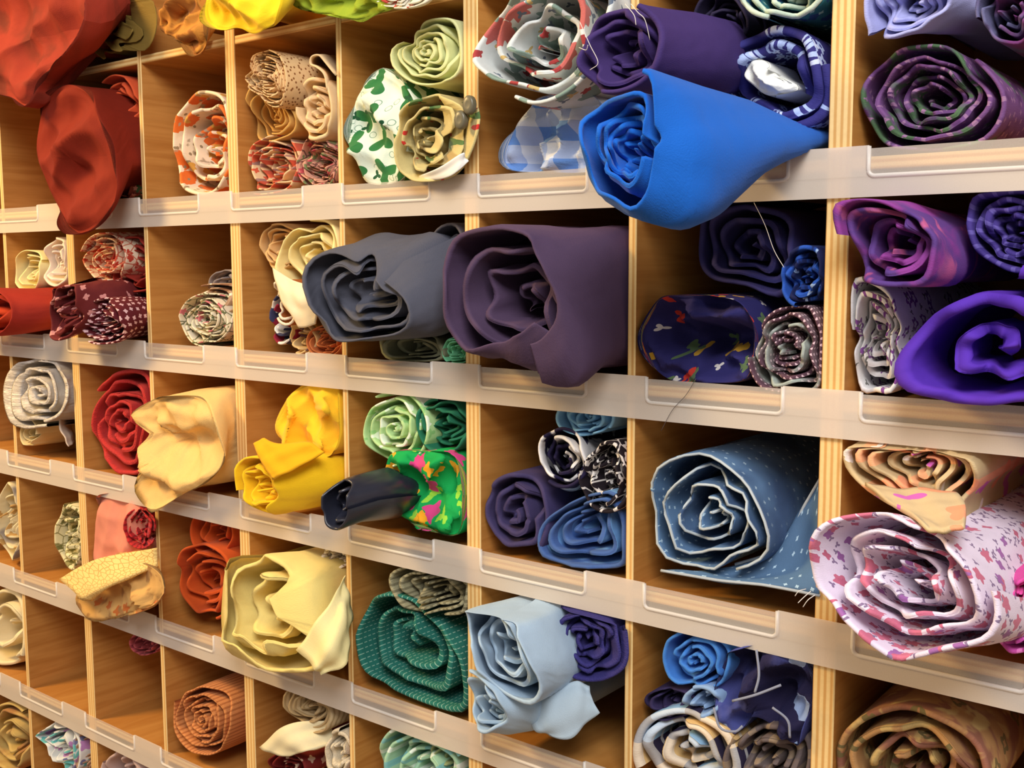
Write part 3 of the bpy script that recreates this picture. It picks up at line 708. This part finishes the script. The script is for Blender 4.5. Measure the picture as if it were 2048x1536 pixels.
roll('large dark plum denim roll sagging over the second strip', [(905, 478), (925, 460), (1000, 455), (1055, 468), (1070, 505), (1096, 560), (1106, 620), (1096, 652), (1060, 682), (1010, 692), (960, 696), (905, 668), (880, 640), (884, 560), (892, 515)], .07,
     cloth('plum_denim', (78, 60, 88), sheen=.3), (2, 6), turns=3.1, th=.004, wr=.62, lob=5, rec=.05, seed=62, ctr=(1010, 580), core=.12, start=-60,
     secs=[(-.055, [(900, 480), (960, 456), (1060, 458), (1110, 520), (1150, 620), (1165, 720), (1140, 770), (1080, 762), (1000, 735), (930, 702), (882, 650), (886, 560)]),
           (-.022, [(940, 500), (1000, 458), (1120, 455), (1190, 500), (1215, 620), (1205, 720), (1165, 768), (1120, 775), (1030, 745), (950, 690)]),
           (.004, [(962, 520), (1020, 462), (1150, 455), (1240, 470), (1252, 600), (1250, 715), (1180, 735), (1060, 725), (970, 700)])], flank=.03)
roll('very dark navy roll lying at the back above the chicken print', [(1388, 500), (1400, 430), (1450, 400), (1540, 405), (1580, 450), (1590, 540), (1560, 598), (1490, 570), (1420, 555)], -.03, cloth('navy_wool', (46, 44, 98)), (2, 7), turns=3.2, seed=63, th=.005)
roll('bright blue batik roll pressed against the thick upright', (1606, 552, 43, 60, 10), .002, cloth('blue_batik', (40, 84, 178), [('noise', (20, 26, 70), 36, .52, .05, 1.), ('blob', (150, 180, 226), 60, .22, 3, .35)]), (2, 7), turns=3.4, seed=64, th=.003, wr=.6)
roll('navy roll printed with colourful chickens', [(1275, 662), (1300, 602), (1340, 590), (1450, 595), (1488, 615), (1500, 690), (1488, 768), (1400, 778), (1320, 770), (1284, 725)], -.004,
     cloth('chicken_print', (46, 44, 106), [('blob', (206, 62, 48), 40, .28, 3, .35, 0, .9, 0, .5), ('blob', (214, 168, 56), 44, .26, 2, .3, 3, .9, 0, .4), ('blob', (96, 122, 84), 40, .28, 3, .3, 6, .9, 0, .5), ('blob', (224, 220, 220), 60, .2, 3, .18, 9)]), (2, 7), closed=True, pleat=.05, fdir=85, bulge=-.012, seed=65)
roll('grey and maroon dotted roll on the shelf beside the thick upright', [(1498, 705), (1520, 642), (1560, 615), (1620, 612), (1650, 650), (1656, 735), (1640, 790), (1540, 788), (1505, 755)], -.004,
     cloth('maroon_grey_dot', (120, 98, 106), [('stripe', (90, 62, 76), 1, 45, .5), ('dots', (220, 190, 200), 190, .22), ('noise', (164, 176, 170), 14, .56, .06)]), (2, 7), turns=5, th=.0028, wr=.6, lob=4, seed=66, rec=.01)
roll('magenta purple batik roll leaning out in front of the thick upright', [(1667, 428), (1680, 405), (1722, 395), (1785, 412), (1862, 466), (1868, 502), (1852, 560), (1805, 578), (1742, 574), (1702, 552), (1682, 500)], .045,
     cloth('purple_batik', (142, 62, 146), [('noise', (92, 62, 134), 18, .5, .08, .9), ('noise', (186, 92, 140), 26, .6, .05, .7)]), (2, 8), turns=3, th=.004, wr=.55, lob=4, rec=.035, seed=67, core=.18, ctr=(1775, 485), start=170, secs=[(.0, [(1720, 470), (1750, 415), (1820, 410), (1900, 470), (1925, 530), (1900, 570), (1820, 572), (1750, 545)]), (.08, (1890, 500, 75, 70))])
roll('dark violet striped roll at the right edge under the shelf', [(1936, 402), (1990, 386), (2060, 386), (2125, 440), (2115, 520), (2055, 550), (1990, 532), (1942, 480)], -.004, cloth('violet_stripe', (66, 52, 128), [('stripe', (96, 84, 160), 0, 90, .3)]), (2, 8), turns=4, th=.004, seed=68, wr=.5)
roll('white folded cloth with small purple flowers standing on end', [(1694, 570), (1728, 562), (1780, 600), (1793, 690), (1788, 800), (1740, 806), (1694, 800), (1692, 690)], -.004,
     cloth('white_violet_print', (236, 236, 238), [('blob', (128, 72, 152), 58, .4, 5, .55, 0, .9, .45), ('blob', (110, 110, 106), 80, .26, 3, .4, 3)]), (2, 8), turns=3.6, th=.0028, wr=.3, lob=2, seed=69, name='folded_fabric', cat='fabric')
roll('huge royal purple fleece roll at the right edge', [(1781, 742), (1800, 680), (1842, 622), (1905, 576), (1985, 550), (2060, 545), (2150, 565), (2205, 660), (2185, 760), (2100, 800), (2000, 807), (1900, 809), (1832, 796), (1795, 782)], .05,
     cloth('purple_fleece', (88, 48, 176), sheen=.35, weave=.1), (2, 8), turns=2.3, th=.009, wr=.7, lob=5, rec=.018, seed=70, core=.12, opening=.66, ctr=(1985, 700), start=75)
thread('single pale thread hanging in front of the dark navy roll', [(1508, 405, -.004), (1530, 450, -.004), (1548, 500, -.006), (1568, 535, -.008)], white_thread)
thread('grey thread hanging across the second plastic strip', [(1392, 757, -.005), (1372, 790, -.006), (1345, 820, -.006), (1322, 862, -.006)], dark_thread)

# ---- row 3
roll('fluffy white roll at the left edge', [(2, 790), (15, 740), (55, 716), (105, 720), (142, 760), (146, 815), (120, 845), (70, 852), (20, 848)], .008, cloth('fluffy_white', (244, 234, 224), weave=2.5, crease=1.6, cscale=60), (3, 1), turns=3.2, seed=81, th=.007, wr=.4, rec=-.006, core=.06)
roll('cream cloth below the fluffy white roll at the left edge', (10, 858, 42, 26), -.004, cloth('ecru_cloth', (226, 204, 150)), (3, 1), turns=3, seed=82)
sheet('folded_fabric', [[(118, 835, .01), (135, 832, .05), (143, 835, .08)], [(130, 870, .01), (140, 862, .04), (147, 860, .08)], [(138, 893, .012), (145, 888, .03), (150, 884, .06)]], cloth('white_tail', (224, 204, 184)), label='narrow white cloth tail hanging behind the fluffy white roll', seed=83)
roll('coral red terry roll in a cubby by itself', [(176, 850), (190, 790), (230, 750), (276, 744), (305, 770), (308, 870), (290, 940), (240, 950), (200, 918), (182, 890)], -.004, cloth('coral_terry', (206, 52, 50), weave=2, crease=.7), (3, 2), turns=4, th=.006, seed=84, wr=.5, rec=-.004, core=.08)
roll('large pale peach cloth bundle with pointed tips over the third strip', [(250, 832), (290, 803), (345, 791), (400, 800), (438, 850), (440, 930), (405, 965), (345, 1000), (293, 1027), (254, 980), (279, 930), (260, 906), (287, 876), (285, 859), (258, 853)], .035,
     cloth('peach_cloth', (246, 202, 128), weave=.6, crease=.9), (3, 3), closed=True, pleat=.026, fdir=75, bulge=.004, seed=85, ctr=(350, 900), secs=[(0.0, [(330, 880), (350, 800), (420, 782), (480, 790), (490, 900), (470, 975), (400, 985), (345, 960)])])
roll('bright yellow draped roll in the upper half of its cubby', [(543, 852), (556, 820), (582, 790), (622, 768), (690, 772), (712, 840), (700, 905), (650, 917), (600, 906), (566, 902), (560, 882), (546, 870)], .004,
     cloth('sunflower_cloth', (248, 196, 40), sheen=.3, crease=.8), (3, 4), closed=True, pleat=.018, fdir=10, bulge=.010, seed=86)
rl = proll('golden yellow roll lying across the third strip', [(469, 948), (474, 926), (500, 915), (532, 922), (548, 960), (542, 1002), (516, 1032), (494, 1026), (477, 1000)], .05,
     cloth('gold_yellow_cloth', (246, 198, 24), crease=.9, sheen=.3), (3, 4), turns=3.3, th=.003, seed=87, wr=.6, lob=4, rec=.02, secs=[(-.012, [(530, 970), (545, 915), (600, 900), (650, 912), (662, 960), (640, 1012), (590, 1034), (545, 1015)]), (.03, (660, 960, 58, 55))])
sheet('flap', [[(508, 888, -.046), (530, 878, -.04), (545, 905, -.035)], [(520, 920, -.052), (550, 900, -.045), (620, 890, -.03)], [(545, 960, -.055), (580, 940, -.05), (650, 905, -.03)]], cloth('gold_flap', (242, 178, 20), crease=.9), rl, seed=88)
roll('pale green leaf print roll beside the dark green roll', [(720, 858), (730, 812), (770, 786), (815, 788), (850, 830), (852, 880), (825, 922), (785, 936), (745, 918), (725, 890)], .0,
     cloth('pale_green_leaf', (186, 222, 156), [('blob', (236, 248, 226), 48, .42, 4, .7, 0, .9, 0, .5), ('blob', (150, 204, 130), 60, .35, 3, .4, 4)]), (3, 5), turns=3.6, th=.0028, seed=89, wr=.7, rec=-.008, core=.05)
roll('dark forest green roll tucked against the thick upright', [(832, 845), (840, 812), (870, 800), (905, 805), (928, 835), (932, 880), (905, 906), (870, 905), (845, 885)], .002, cloth('forest_green', (36, 112, 84)), (3, 5), turns=3.5, th=.0028, seed=90, wr=.6, rec=.02)
roll('bright green roll with pink and yellow flowers', [(750, 1002), (764, 935), (788, 905), (860, 905), (925, 912), (948, 980), (940, 1076), (862, 1058), (805, 1036), (780, 1008)], .006,
     cloth('green_flower_print', (18, 164, 82), [('blob', (150, 214, 70), 40, .4, 3, .4, 6, .8, 0, .6), ('blob', (240, 170, 40), 44, .4, 4, .35, 3, .8, 0, .4), ('blob', (214, 66, 136), 40, .44, 5, .4, 0, .8, 0, .2)]), (3, 5), closed=True, pleat=.024, fdir=110, bulge=.006, seed=91)
roll('black shiny vinyl roll sticking out over the third strip', [(643, 985), (662, 968), (690, 974), (697, 1005), (688, 1045), (662, 1063), (645, 1042)], .085,
     cloth('black_vinyl', (40, 42, 56), rough=.32, spec=.6, sheen=0, weave=0, crease=.5), (3, 5), turns=2.2, th=.0025, seed=92, wr=.3, lob=3, core=.35, rec=.02, secs=[(-.055, (718, 995, 40, 46)), (-.02, (770, 985, 52, 50)), (.04, (815, 985, 46, 44))], flank=.03)
roll('light sky blue roll high up under the shelf', (1168, 836, 58, 38), -.012, cloth('sky_blue', (134, 190, 230)), (3, 6), turns=4.5, seed=93, th=.0024, wr=.6)
roll('navy and white blot print roll in the middle of the pile', [(1072, 912), (1082, 872), (1112, 855), (1145, 870), (1166, 915), (1160, 955), (1130, 974), (1095, 962)], .0,
     cloth('blot_print', (36, 30, 66), [('noise', (236, 236, 240), 22, .53, .012, .6)]), (3, 6), turns=3, th=.003, seed=94, wr=.35, core=.15, secs=[(.05, (1150, 920, 50, 58))])
roll('black roll with white line drawings against the thin upright', [(1158, 960), (1170, 915), (1205, 885), (1245, 885), (1268, 940), (1262, 1010), (1220, 1028), (1180, 1010)], .004,
     cloth('line_print', (34, 26, 34), [('vein', (222, 216, 214), 58, .05), ('blob', (236, 232, 230), 46, .34, 5, .5, 0, .9, .45), ('blob', (232, 228, 226), 50, .22, 2, .4, 4)]), (3, 6), turns=3, th=.003, seed=95, wr=.5)
roll('dark navy purple roll at the lower left of its cubby', [(967, 1012), (985, 965), (1030, 950), (1075, 985), (1088, 1050), (1070, 1100), (1010, 1096), (975, 1052)], -.003, cloth('navy_purple', (66, 58, 100)), (3, 6), turns=2.6, th=.005, seed=96, wr=.5, rec=-.004)
roll('light blue washed denim roll at the lower right of its cubby', [(1075, 1094), (1086, 1050), (1140, 1012), (1200, 992), (1255, 1002), (1265, 1140), (1180, 1142), (1100, 1124)], -.003,
     cloth('washed_denim', (102, 152, 210), [('noise', (60, 96, 166), 20, .56, .06, .8), ('stripe', (70, 100, 160), 1, 18, .14)]), (3, 6), turns=3, th=.004, seed=97, wr=.3, lob=2)
rl = proll('large dotted denim roll with pale frayed edges', [(1291, 1010), (1310, 942), (1350, 910), (1395, 904), (1452, 930), (1502, 982), (1536, 1060), (1534, 1100), (1500, 1130), (1430, 1146), (1370, 1150), (1322, 1135), (1298, 1085)], .0,
     cloth('dotted_denim', (92, 126, 166), [('blob', (176, 206, 228), 82, .14, 4, .9, 0, .5), ('noise', (56, 78, 116), 9, .55, .1)]), (3, 7), turns=3.6, th=.0026, wr=.5, lob=5, seed=98, rec=.010, ctr=(1425, 1035), start=-60, hand=1, rim=cloth('denim_selvage', (190, 202, 210)), rimr=.0013, core=.07)
sheet('outer_flap', [[(1322, 1140, -.002), (1440, 1160, -.002), (1540, 1171, -.002), (1640, 1190, .0)], [(1400, 1142, .01), (1490, 1150, .014), (1580, 1128, .02), (1640, 1090, .02)], [(1470, 1130, .02), (1545, 1105, .03), (1610, 1010, .04), (1642, 955, .05)]], cloth('denim_flap', (84, 116, 152), [('blob', (176, 206, 228), 82, .14, 4, .9, 0, .5)]), rl, seed=99, wob=.001)
fe = cloth('flap_selvage', (186, 196, 204))
for P in ([(1322, 1141, -.0035), (1380, 1151, -.0035), (1440, 1161, -.0035), (1500, 1167, -.0035), (1540, 1172, -.0035), (1640, 1191, -.0015)], [(1470, 1129, .019), (1545, 1104, .029), (1580, 1064, .034), (1610, 1009, .039), (1642, 954, .049)]):
    q = np.array([un(*a) for a in P]); q = bic(np.stack([q, q], 1), 24, 2)[:, 0]
    tube('flap_edge', q, .0013, fe, rl, 5, loc=q[0])
rl = proll('tan folded roll with pink and orange dashes', [(1687, 915), (1700, 892), (1760, 882), (1850, 888), (1930, 905), (1955, 940), (1942, 980), (1915, 1012), (1912, 1075), (1885, 1083), (1850, 1050), (1770, 1002), (1712, 962), (1690, 935)], .012,
     cloth('tan_dash_print', (208, 184, 140), [('stripe', (238, 176, 130), 0, 17, .22), ('blob', (240, 160, 120), 24, .36, 2, .45, 0, .8), ('blob', (206, 100, 190), 24, .33, 2, .4, 3, .8), ('blob', (244, 236, 230), 34, .24, 2, .3, 6)]), (3, 8), turns=4, th=.003, wr=.35, lob=3, seed=100, ctr=(1830, 930), rec=.02, core=.06)
sheet('tail', [[(1730, 968, -.014), (1810, 985, -.014), (1910, 985, -.012)], [(1780, 1005, -.045), (1850, 1020, -.05), (1930, 1008, -.045)], [(1850, 1052, -.088), (1888, 1066, -.092), (1928, 1052, -.09)]], cloth('tan_tail', (212, 188, 146), [('blob', (240, 160, 120), 24, .36, 2, .45, 0, .8), ('blob', (206, 100, 190), 30, .33, 2, .4, 3, .8)]), rl, seed=104, th=.003)
rl = proll('big white roll with pink blossom print bulging over the third strip', [(1604, 1172), (1620, 1076), (1660, 1036), (1720, 1020), (1800, 1030), (1882, 1060), (1952, 1120), (1988, 1190), (1992, 1245), (1962, 1282), (1872, 1302), (1790, 1327), (1758, 1310), (1718, 1270), (1670, 1226), (1636, 1195)], .085,
     cloth('pink_blossom_print', (234, 222, 244), [('blob', (140, 120, 156), 120, .34, 3, .5, 9), ('blob', (204, 112, 140), 66, .42, 5, .3, 0, .9), ('blob', (196, 104, 134), 90, .36, 4, .2, 2, .9), ('blob', (160, 104, 172), 66, .3, 4, .25, 4, .85)]), (3, 8), turns=3.3, th=.0036, wr=.5, lob=5, rec=.018, seed=101, opening=.8, ctr=(1800, 1150), core=.1, start=0, hand=-1,
     secs=[(-.03, [(1720, 1100), (1790, 1035), (1880, 1040), (1990, 1080), (2050, 1160), (2050, 1250), (1980, 1285), (1850, 1290), (1750, 1220)]), (.06, (1990, 1120, 110, 110))])
for i, P in enumerate(([(1622, 1182, -.085), (1606, 1196, -.09), (1596, 1206, -.092)], [(1630, 1190, -.085), (1616, 1200, -.09), (1606, 1214, -.09)], [(1612, 1178, -.085), (1598, 1182, -.09), (1590, 1192, -.09)])):
    thread(None, P, white_thread, .0003, rl)
roll('small magenta roll low at the right edge', (2030, 1262, 40, 46), .03, cloth('magenta_cloth', (206, 84, 178), [('stripe', (236, 130, 210), 0, 60, .25)]), (3, 8), turns=3.5, seed=102, th=.003)
roll('hot pink roll end above the small magenta roll', (2050, 1192, 26, 34), .03, cloth('hot_pink_cloth', (232, 84, 170)), (3, 8), turns=3, seed=103)

# ---- row 4
roll('cream print cloth filling the cubby at the far left', (14, 1040, 26, 84), -.004, cloth('cream_print', (230, 214, 172), [('noise', (150, 140, 130), 18, .62, .04), ('blob', (190, 150, 90), 40, .3, 4, .4)]), (4, 0), turns=3, seed=111)
roll('cream roll with olive sprigs half hidden by an upright', (142, 1075, 33, 70), -.002, cloth('olive_sprig', (232, 220, 172), [('blob', (110, 106, 56), 60, .36, 4, .55, 0, .9, 0, .5), ('vein', (150, 140, 90), 70, .05)]), (4, 1), turns=2.6, seed=112, th=.005, wr=.6)
roll('dusty pink folded cloth behind the red yarn coloured roll', [(178, 1090), (195, 1000), (240, 985), (300, 1000), (312, 1060), (290, 1120), (230, 1140), (182, 1130)], .0, cloth('dusty_pink', (226, 142, 120)), (4, 2), closed=True, pleat=.008, lob=3, seed=113, bulge=.01)
roll('crimson ribbed roll next to the dusty pink cloth', (280, 1055, 34, 42), .014, cloth('crimson_rib', (190, 40, 44), [('stripe', (140, 20, 30), 0, 110, .4)]), (4, 2), turns=4, seed=114, th=.0026)
rl = proll('flowered beige bundle spilling over the fourth strip', [(140, 1200), (165, 1165), (215, 1130), (270, 1125), (318, 1150), (320, 1200), (280, 1225), (220, 1240), (180, 1247), (155, 1225)], .035,
     cloth('beige_flower', (214, 168, 100), [('blob', (200, 110, 50), 50, .34, 5, .4), ('noise', (170, 124, 74), 40, .58, .05)]), (4, 2), closed=True, pleat=.02, fdir=70, seed=115, bulge=.004)
sheet('rolled_flap', [[(118, 1158, -.05), (190, 1120, -.045), (315, 1095, -.02)], [(150, 1185, -.06), (215, 1150, -.05), (315, 1118, -.02)], [(165, 1200, -.06), (225, 1168, -.052), (316, 1130, -.02)], [(185, 1200, -.05), (228, 1168, -.046), (316, 1132, -.014)], [(165, 1178, -.042), (215, 1150, -.038), (312, 1125, -.01)]],
      cloth('cream_lace', (248, 214, 136), [('vein', (206, 160, 90), 150, .07)]), rl, seed=116, nu=24)
roll('burnt orange cloth standing behind the rust orange roll', (425, 1065, 46, 52), -.012, cloth('burnt_orange', (200, 78, 24)), (4, 3), turns=3, seed=117)
roll('rust orange roll with a wide open core', [(342, 1180), (352, 1120), (372, 1095), (415, 1092), (452, 1120), (460, 1180), (445, 1230), (400, 1240), (362, 1225)], .0, cloth('rust_orange', (196, 80, 26)), (4, 3), turns=3, seed=118, th=.004, wr=.5, core=.2, ctr=(388, 1165), rec=.03)
roll('white lace scrap behind the large cream yellow roll', (680, 1122, 14, 26), -.01, cloth('lace_white', (230, 220, 204), [('vein', (160, 140, 120), 120, .08)]), (4, 4), turns=2.5, seed=119)
rl = proll('large cream yellow roll draped over the fourth strip', [(450, 1132), (464, 1108), (500, 1108), (522, 1140), (546, 1208), (566, 1258), (578, 1292), (560, 1316), (502, 1320), (470, 1292), (440, 1280), (452, 1240), (452, 1180)], .06,
     cloth('cream_yellow_cloth', (240, 218, 134), sheen=.25), (4, 4), turns=3, th=.0034, wr=.6, lob=3, rec=.04, seed=120, ctr=(505, 1220), core=.06,
     secs=[(-.045, [(452, 1150), (480, 1106), (560, 1104), (620, 1160), (650, 1250), (640, 1330), (580, 1345), (510, 1330), (450, 1285)]),
           (-.015, [(500, 1180), (530, 1106), (620, 1100), (680, 1130), (694, 1240), (690, 1325), (630, 1350), (560, 1335)]),
           (.01, [(520, 1200), (550, 1108), (640, 1102), (696, 1130), (704, 1240), (702, 1330), (620, 1335), (550, 1310)])])
sheet('drape', [[(690, 1150, -.02), (672, 1185, -.03), (640, 1240, -.045), (590, 1300, -.055)], [(694, 1190, -.018), (684, 1235, -.032), (662, 1290, -.05), (625, 1335, -.058)], [(697, 1240, -.012), (694, 1290, -.028), (690, 1330, -.04), (640, 1352, -.055)]], cloth('cream_yellow_drape', (246, 232, 170)), rl, seed=121, wob=.003)
roll('grey green ribbed knit roll on top of the teal roll', [(776, 1165), (790, 1140), (850, 1132), (910, 1145), (934, 1180), (930, 1225), (880, 1232), (830, 1236), (795, 1205)], .004, cloth('sage_knit', (164, 160, 130), [('stripe', (120, 116, 92), 0, 130, .4)], weave=1.2), (4, 5), turns=3.6, seed=122, th=.0036, wr=.4, rec=.02, core=.08)
roll('teal green roll flecked with white dashes', [(708, 1290), (716, 1210), (745, 1188), (790, 1185), (850, 1215), (890, 1280), (925, 1330), (930, 1420), (850, 1405), (770, 1370), (722, 1340)], .0,
     cloth('teal_fleck', (36, 108, 98), [('stitch', (138, 176, 160), 170, 150)]), (4, 5), turns=2.6, th=.005, wr=.5, lob=3, seed=123, rec=.015, ctr=(800, 1275))
roll('large pale blue roll with long folds, above a second pale blue roll', [(919, 1186), (940, 1177), (975, 1179), (1002, 1215), (1032, 1270), (1066, 1345), (1073, 1386), (1052, 1412), (1020, 1402), (985, 1382), (955, 1346), (934, 1290), (921, 1230)], .07,
     cloth('powder_blue', (172, 196, 218)), (4, 6), turns=3.6, th=.0034, wr=.55, lob=3, rec=.035, seed=124, core=.06, start=85, ctr=(992, 1290),
     secs=[(-.035, [(945, 1230), (980, 1178), (1050, 1190), (1100, 1260), (1120, 1340), (1090, 1392), (1030, 1395), (970, 1330)]), (.004, [(985, 1250), (1020, 1186), (1100, 1200), (1155, 1290), (1150, 1368), (1090, 1375), (1020, 1340)])])
rl = proll('lower pale blue roll with a loose corner on the fourth strip', [(917, 1360), (935, 1342), (965, 1362), (990, 1392), (1002, 1425), (988, 1456), (965, 1467), (938, 1445), (922, 1402)], .065,
     cloth('powder_blue_deep', (166, 190, 212)), (4, 6), turns=3, th=.003, wr=.5, lob=4, rec=.03, seed=125, secs=[(-.02, (1040, 1420, 62, 46)), (.01, (1080, 1415, 58, 36))])
sheet('flap', [[(1050, 1420, -.028), (1100, 1385, -.022), (1150, 1362, -.012), (1178, 1372, -.008)], [(1070, 1460, -.035), (1110, 1425, -.03), (1160, 1400, -.018), (1185, 1400, -.01)], [(1100, 1470, -.030), (1140, 1478, -.026), (1170, 1450, -.016), (1200, 1425, -.008)]], cloth('powder_flap', (176, 196, 212)), rl, seed=126)
roll('dark navy ribbed roll resting on the large pale blue roll', [(1092, 1255), (1105, 1215), (1150, 1202), (1210, 1225), (1250, 1250), (1248, 1330), (1200, 1360), (1145, 1355), (1105, 1310)], .012, cloth('navy_rib', (58, 54, 122), weave=1.), (4, 6), turns=4, th=.004, seed=127, wr=.5, rec=.006)
roll('cornflower blue roll in the lower right middle cubby', [(1321, 1320), (1335, 1280), (1370, 1264), (1425, 1272), (1455, 1310), (1440, 1365), (1400, 1380), (1355, 1376), (1330, 1350)], .0, cloth('cornflower', (66, 128, 210)), (4, 7), turns=3.2, th=.003, seed=128, wr=.7, rec=-.004, core=.05)
rl = proll('dark blue jeans remnant with pale seams crumpled in the cubby', [(1425, 1400), (1445, 1320), (1500, 1290), (1580, 1300), (1625, 1340), (1625, 1420), (1600, 1500), (1560, 1470), (1500, 1440), (1470, 1475), (1430, 1450)], .004,
     cloth('jeans_denim', (74, 82, 150), [('noise', (36, 32, 66), 12, .54, .05), ('blob', (150, 170, 210), 26, .22, 0, .4, 0, .9, 0, .6)], crease=1.2), (4, 7), closed=True, pleat=.04, fdir=120, seed=129, bulge=.008, name='jeans_remnant', cat='fabric')
for i, P in enumerate(([(1513, 1300, -.016), (1518, 1350, -.02), (1510, 1385, -.022)], [(1465, 1402, -.022), (1510, 1390, -.024), (1562, 1370, -.018)], [(1428, 1415, -.014), (1440, 1455, -.016), (1470, 1463, -.016), (1485, 1452, -.014)], [(1545, 1415, -.012), (1575, 1440, -.012), (1580, 1475, -.010)])):
    q = np.array([un(*a) for a in P]); q = bic(np.stack([q, q], 1), 14, 2)[:, 0]
    tube('seam', q, .0011, cloth('seam_thread', (150, 156, 176)), rl, 5, loc=q[0])
roll('pale blue collar scrap beside the jeans remnant', (1398, 1405, 36, 30), .0, cloth('chambray', (140, 172, 214)), (4, 7), turns=2.4, seed=130, th=.004)
roll('navy cloth lying flat under the cornflower blue roll', (1330, 1408, 58, 32), -.008, cloth('ink_cloth', (52, 44, 84)), (4, 7), turns=3, seed=131)
roll('navy roll with cream and light blue bands cut by the bottom edge', [(1268, 1510), (1285, 1450), (1340, 1428), (1410, 1440), (1458, 1480), (1470, 1560), (1380, 1590), (1290, 1560)], .0,
     cloth('navy_band_print', (44, 38, 66), [('stripe', (226, 190, 130), 0, 8, .3, .1), ('stripe', (134, 176, 216), 0, 8, .28, .55), ('stripe', (236, 236, 236), 1, 60, .25, 0, .5)]), (4, 7), turns=2.6, th=.007, seed=132, wr=.4)
roll('brown grey roll at the bottom edge beside the thick upright', (1540, 1530, 92, 78), .0, cloth('brown_grey', (104, 92, 92), [('stripe', (140, 122, 104), 0, 40, .3)]), (4, 7), turns=3, th=.005, seed=133)
roll('wide tan paisley roll in the bottom right cubby', [(1664, 1500), (1700, 1445), (1780, 1415), (1880, 1440), (1960, 1500), (1985, 1590), (1900, 1660), (1760, 1660), (1680, 1600)], -.003,
     cloth('tan_paisley', (176, 134, 88), [('noise', (140, 92, 76), 22, .54, .05, 1), ('noise', (196, 168, 110), 30, .58, .05, 1), ('blob', (110, 98, 64), 46, .35, 4, .4, 0, .9, .4)]), (4, 8), turns=3.4, th=.005, seed=134, wr=.4)
roll('dim lavender cloth standing behind the tan paisley roll', (1800, 1390, 26, 40), -.14, cloth('dim_lavender', (150, 140, 160)), (4, 8), turns=2.5, seed=135)

# ---- row 5
roll('cream white folded cloth at the lower left edge', [(-40, 1250), (0, 1190), (35, 1195), (54, 1250), (56, 1310), (40, 1345), (-10, 1362), (-40, 1330)], .0, cloth('warm_white', (240, 222, 178)), (5, 0), turns=2.4, th=.008, seed=141, wr=.4)
roll('small dusty rose roll deep in a nearly empty cubby', (288, 1285, 30, 26), -.028, cloth('dusty_rose', (196, 92, 100), [('stripe', (150, 60, 70), 0, 80, .4)]), (5, 2), turns=4, seed=142, squeeze=False, back=.2)
roll('tan corduroy roll lying alone in its cubby', [(344, 1430), (358, 1385), (395, 1370), (440, 1385), (462, 1425), (455, 1475), (425, 1508), (385, 1505), (355, 1475)], .0, cloth('tan_corduroy', (216, 142, 84), [('stripe', (180, 108, 58), 0, 150, .4)], weave=.8), (5, 3), turns=5, th=.003, seed=143, wr=.55, rec=-.002, core=.06)
roll('beige gauze roll above the cream flap', [(565, 1410), (575, 1378), (610, 1380), (645, 1410), (658, 1450), (640, 1472), (605, 1460), (575, 1440)], .002, cloth('beige_gauze', (216, 192, 150), [('stripe', (180, 154, 112), 1, 130, .4)]), (5, 4), turns=3.5, seed=144, th=.002)
sheet('folded_fabric', [[(520, 1494, -.012), (575, 1450, -.01), (660, 1440, .02)], [(545, 1505, -.014), (590, 1475, -.012), (665, 1462, .02)], [(580, 1512, -.012), (620, 1500, -.01), (675, 1485, .02)]], cloth('ivory_fold', (234, 222, 182)), label='ivory cloth corner folded out below the beige gauze roll', th=.004, seed=145)
roll('small white terry roll beside the thin upright', (680, 1508, 30, 44), .0, cloth('white_terry', (232, 218, 190), weave=1.5), (5, 4), turns=3, th=.005, seed=146)
roll('dark red print cloth at the bottom edge under the ivory corner', (565, 1535, 44, 32), .0, cloth('wine_print', (124, 40, 40), [('blob', (200, 170, 150), 60, .3, 4, .4)]), (5, 4), turns=3, seed=147)
roll('mint and white striped roll cut by the bottom edge', [(748, 1530), (765, 1480), (800, 1455), (850, 1465), (900, 1490), (925, 1540), (900, 1600), (820, 1620), (760, 1580)], .0, cloth('mint_stripe', (166, 208, 176), [('stripe', (226, 240, 230), 0, 50, .4), ('stripe', (128, 188, 190), 0, 25, .2)]), (5, 5), turns=4, th=.004, seed=148, wr=.35)
roll('sage green cloth lying on the mint striped roll', (900, 1520, 50, 42), -.008, cloth('sage_green', (140, 152, 112)), (5, 5), turns=3, seed=149)

# ---- row 6
roll('olive tan cloth at the bottom left corner', (15, 1480, 48, 70), .0, cloth('olive_tan', (206, 176, 106), [('noise', (170, 120, 70), 12, .56, .08)]), (6, 0), turns=3, th=.005, seed=151)
roll('white roll with teal and lilac print at the bottom left', [(58, 1472), (90, 1445), (125, 1442), (152, 1475), (158, 1525), (135, 1560), (105, 1550), (90, 1500), (85, 1478)], .004, cloth('teal_lilac_print', (230, 232, 230), [('blob', (110, 190, 190), 34, .45, 3, .55, 0, .9, 0, .5), ('blob', (196, 140, 200), 36, .4, 4, .4, 3), ('blob', (120, 120, 160), 60, .3, 0, .3, 5)]), (6, 1), turns=3, th=.003, seed=152, wr=.6)
roll('brown cloth beside the teal and lilac print roll', (172, 1510, 26, 44), -.004, cloth('mushroom_cloth', (170, 136, 112)), (6, 1), turns=3, seed=153)
roll('greyish lilac cloth at the bottom edge near the left', (240, 1545, 55, 56), .0, cloth('grey_lilac', (200, 172, 166)), (6, 2), turns=2.6, th=.006, seed=154)
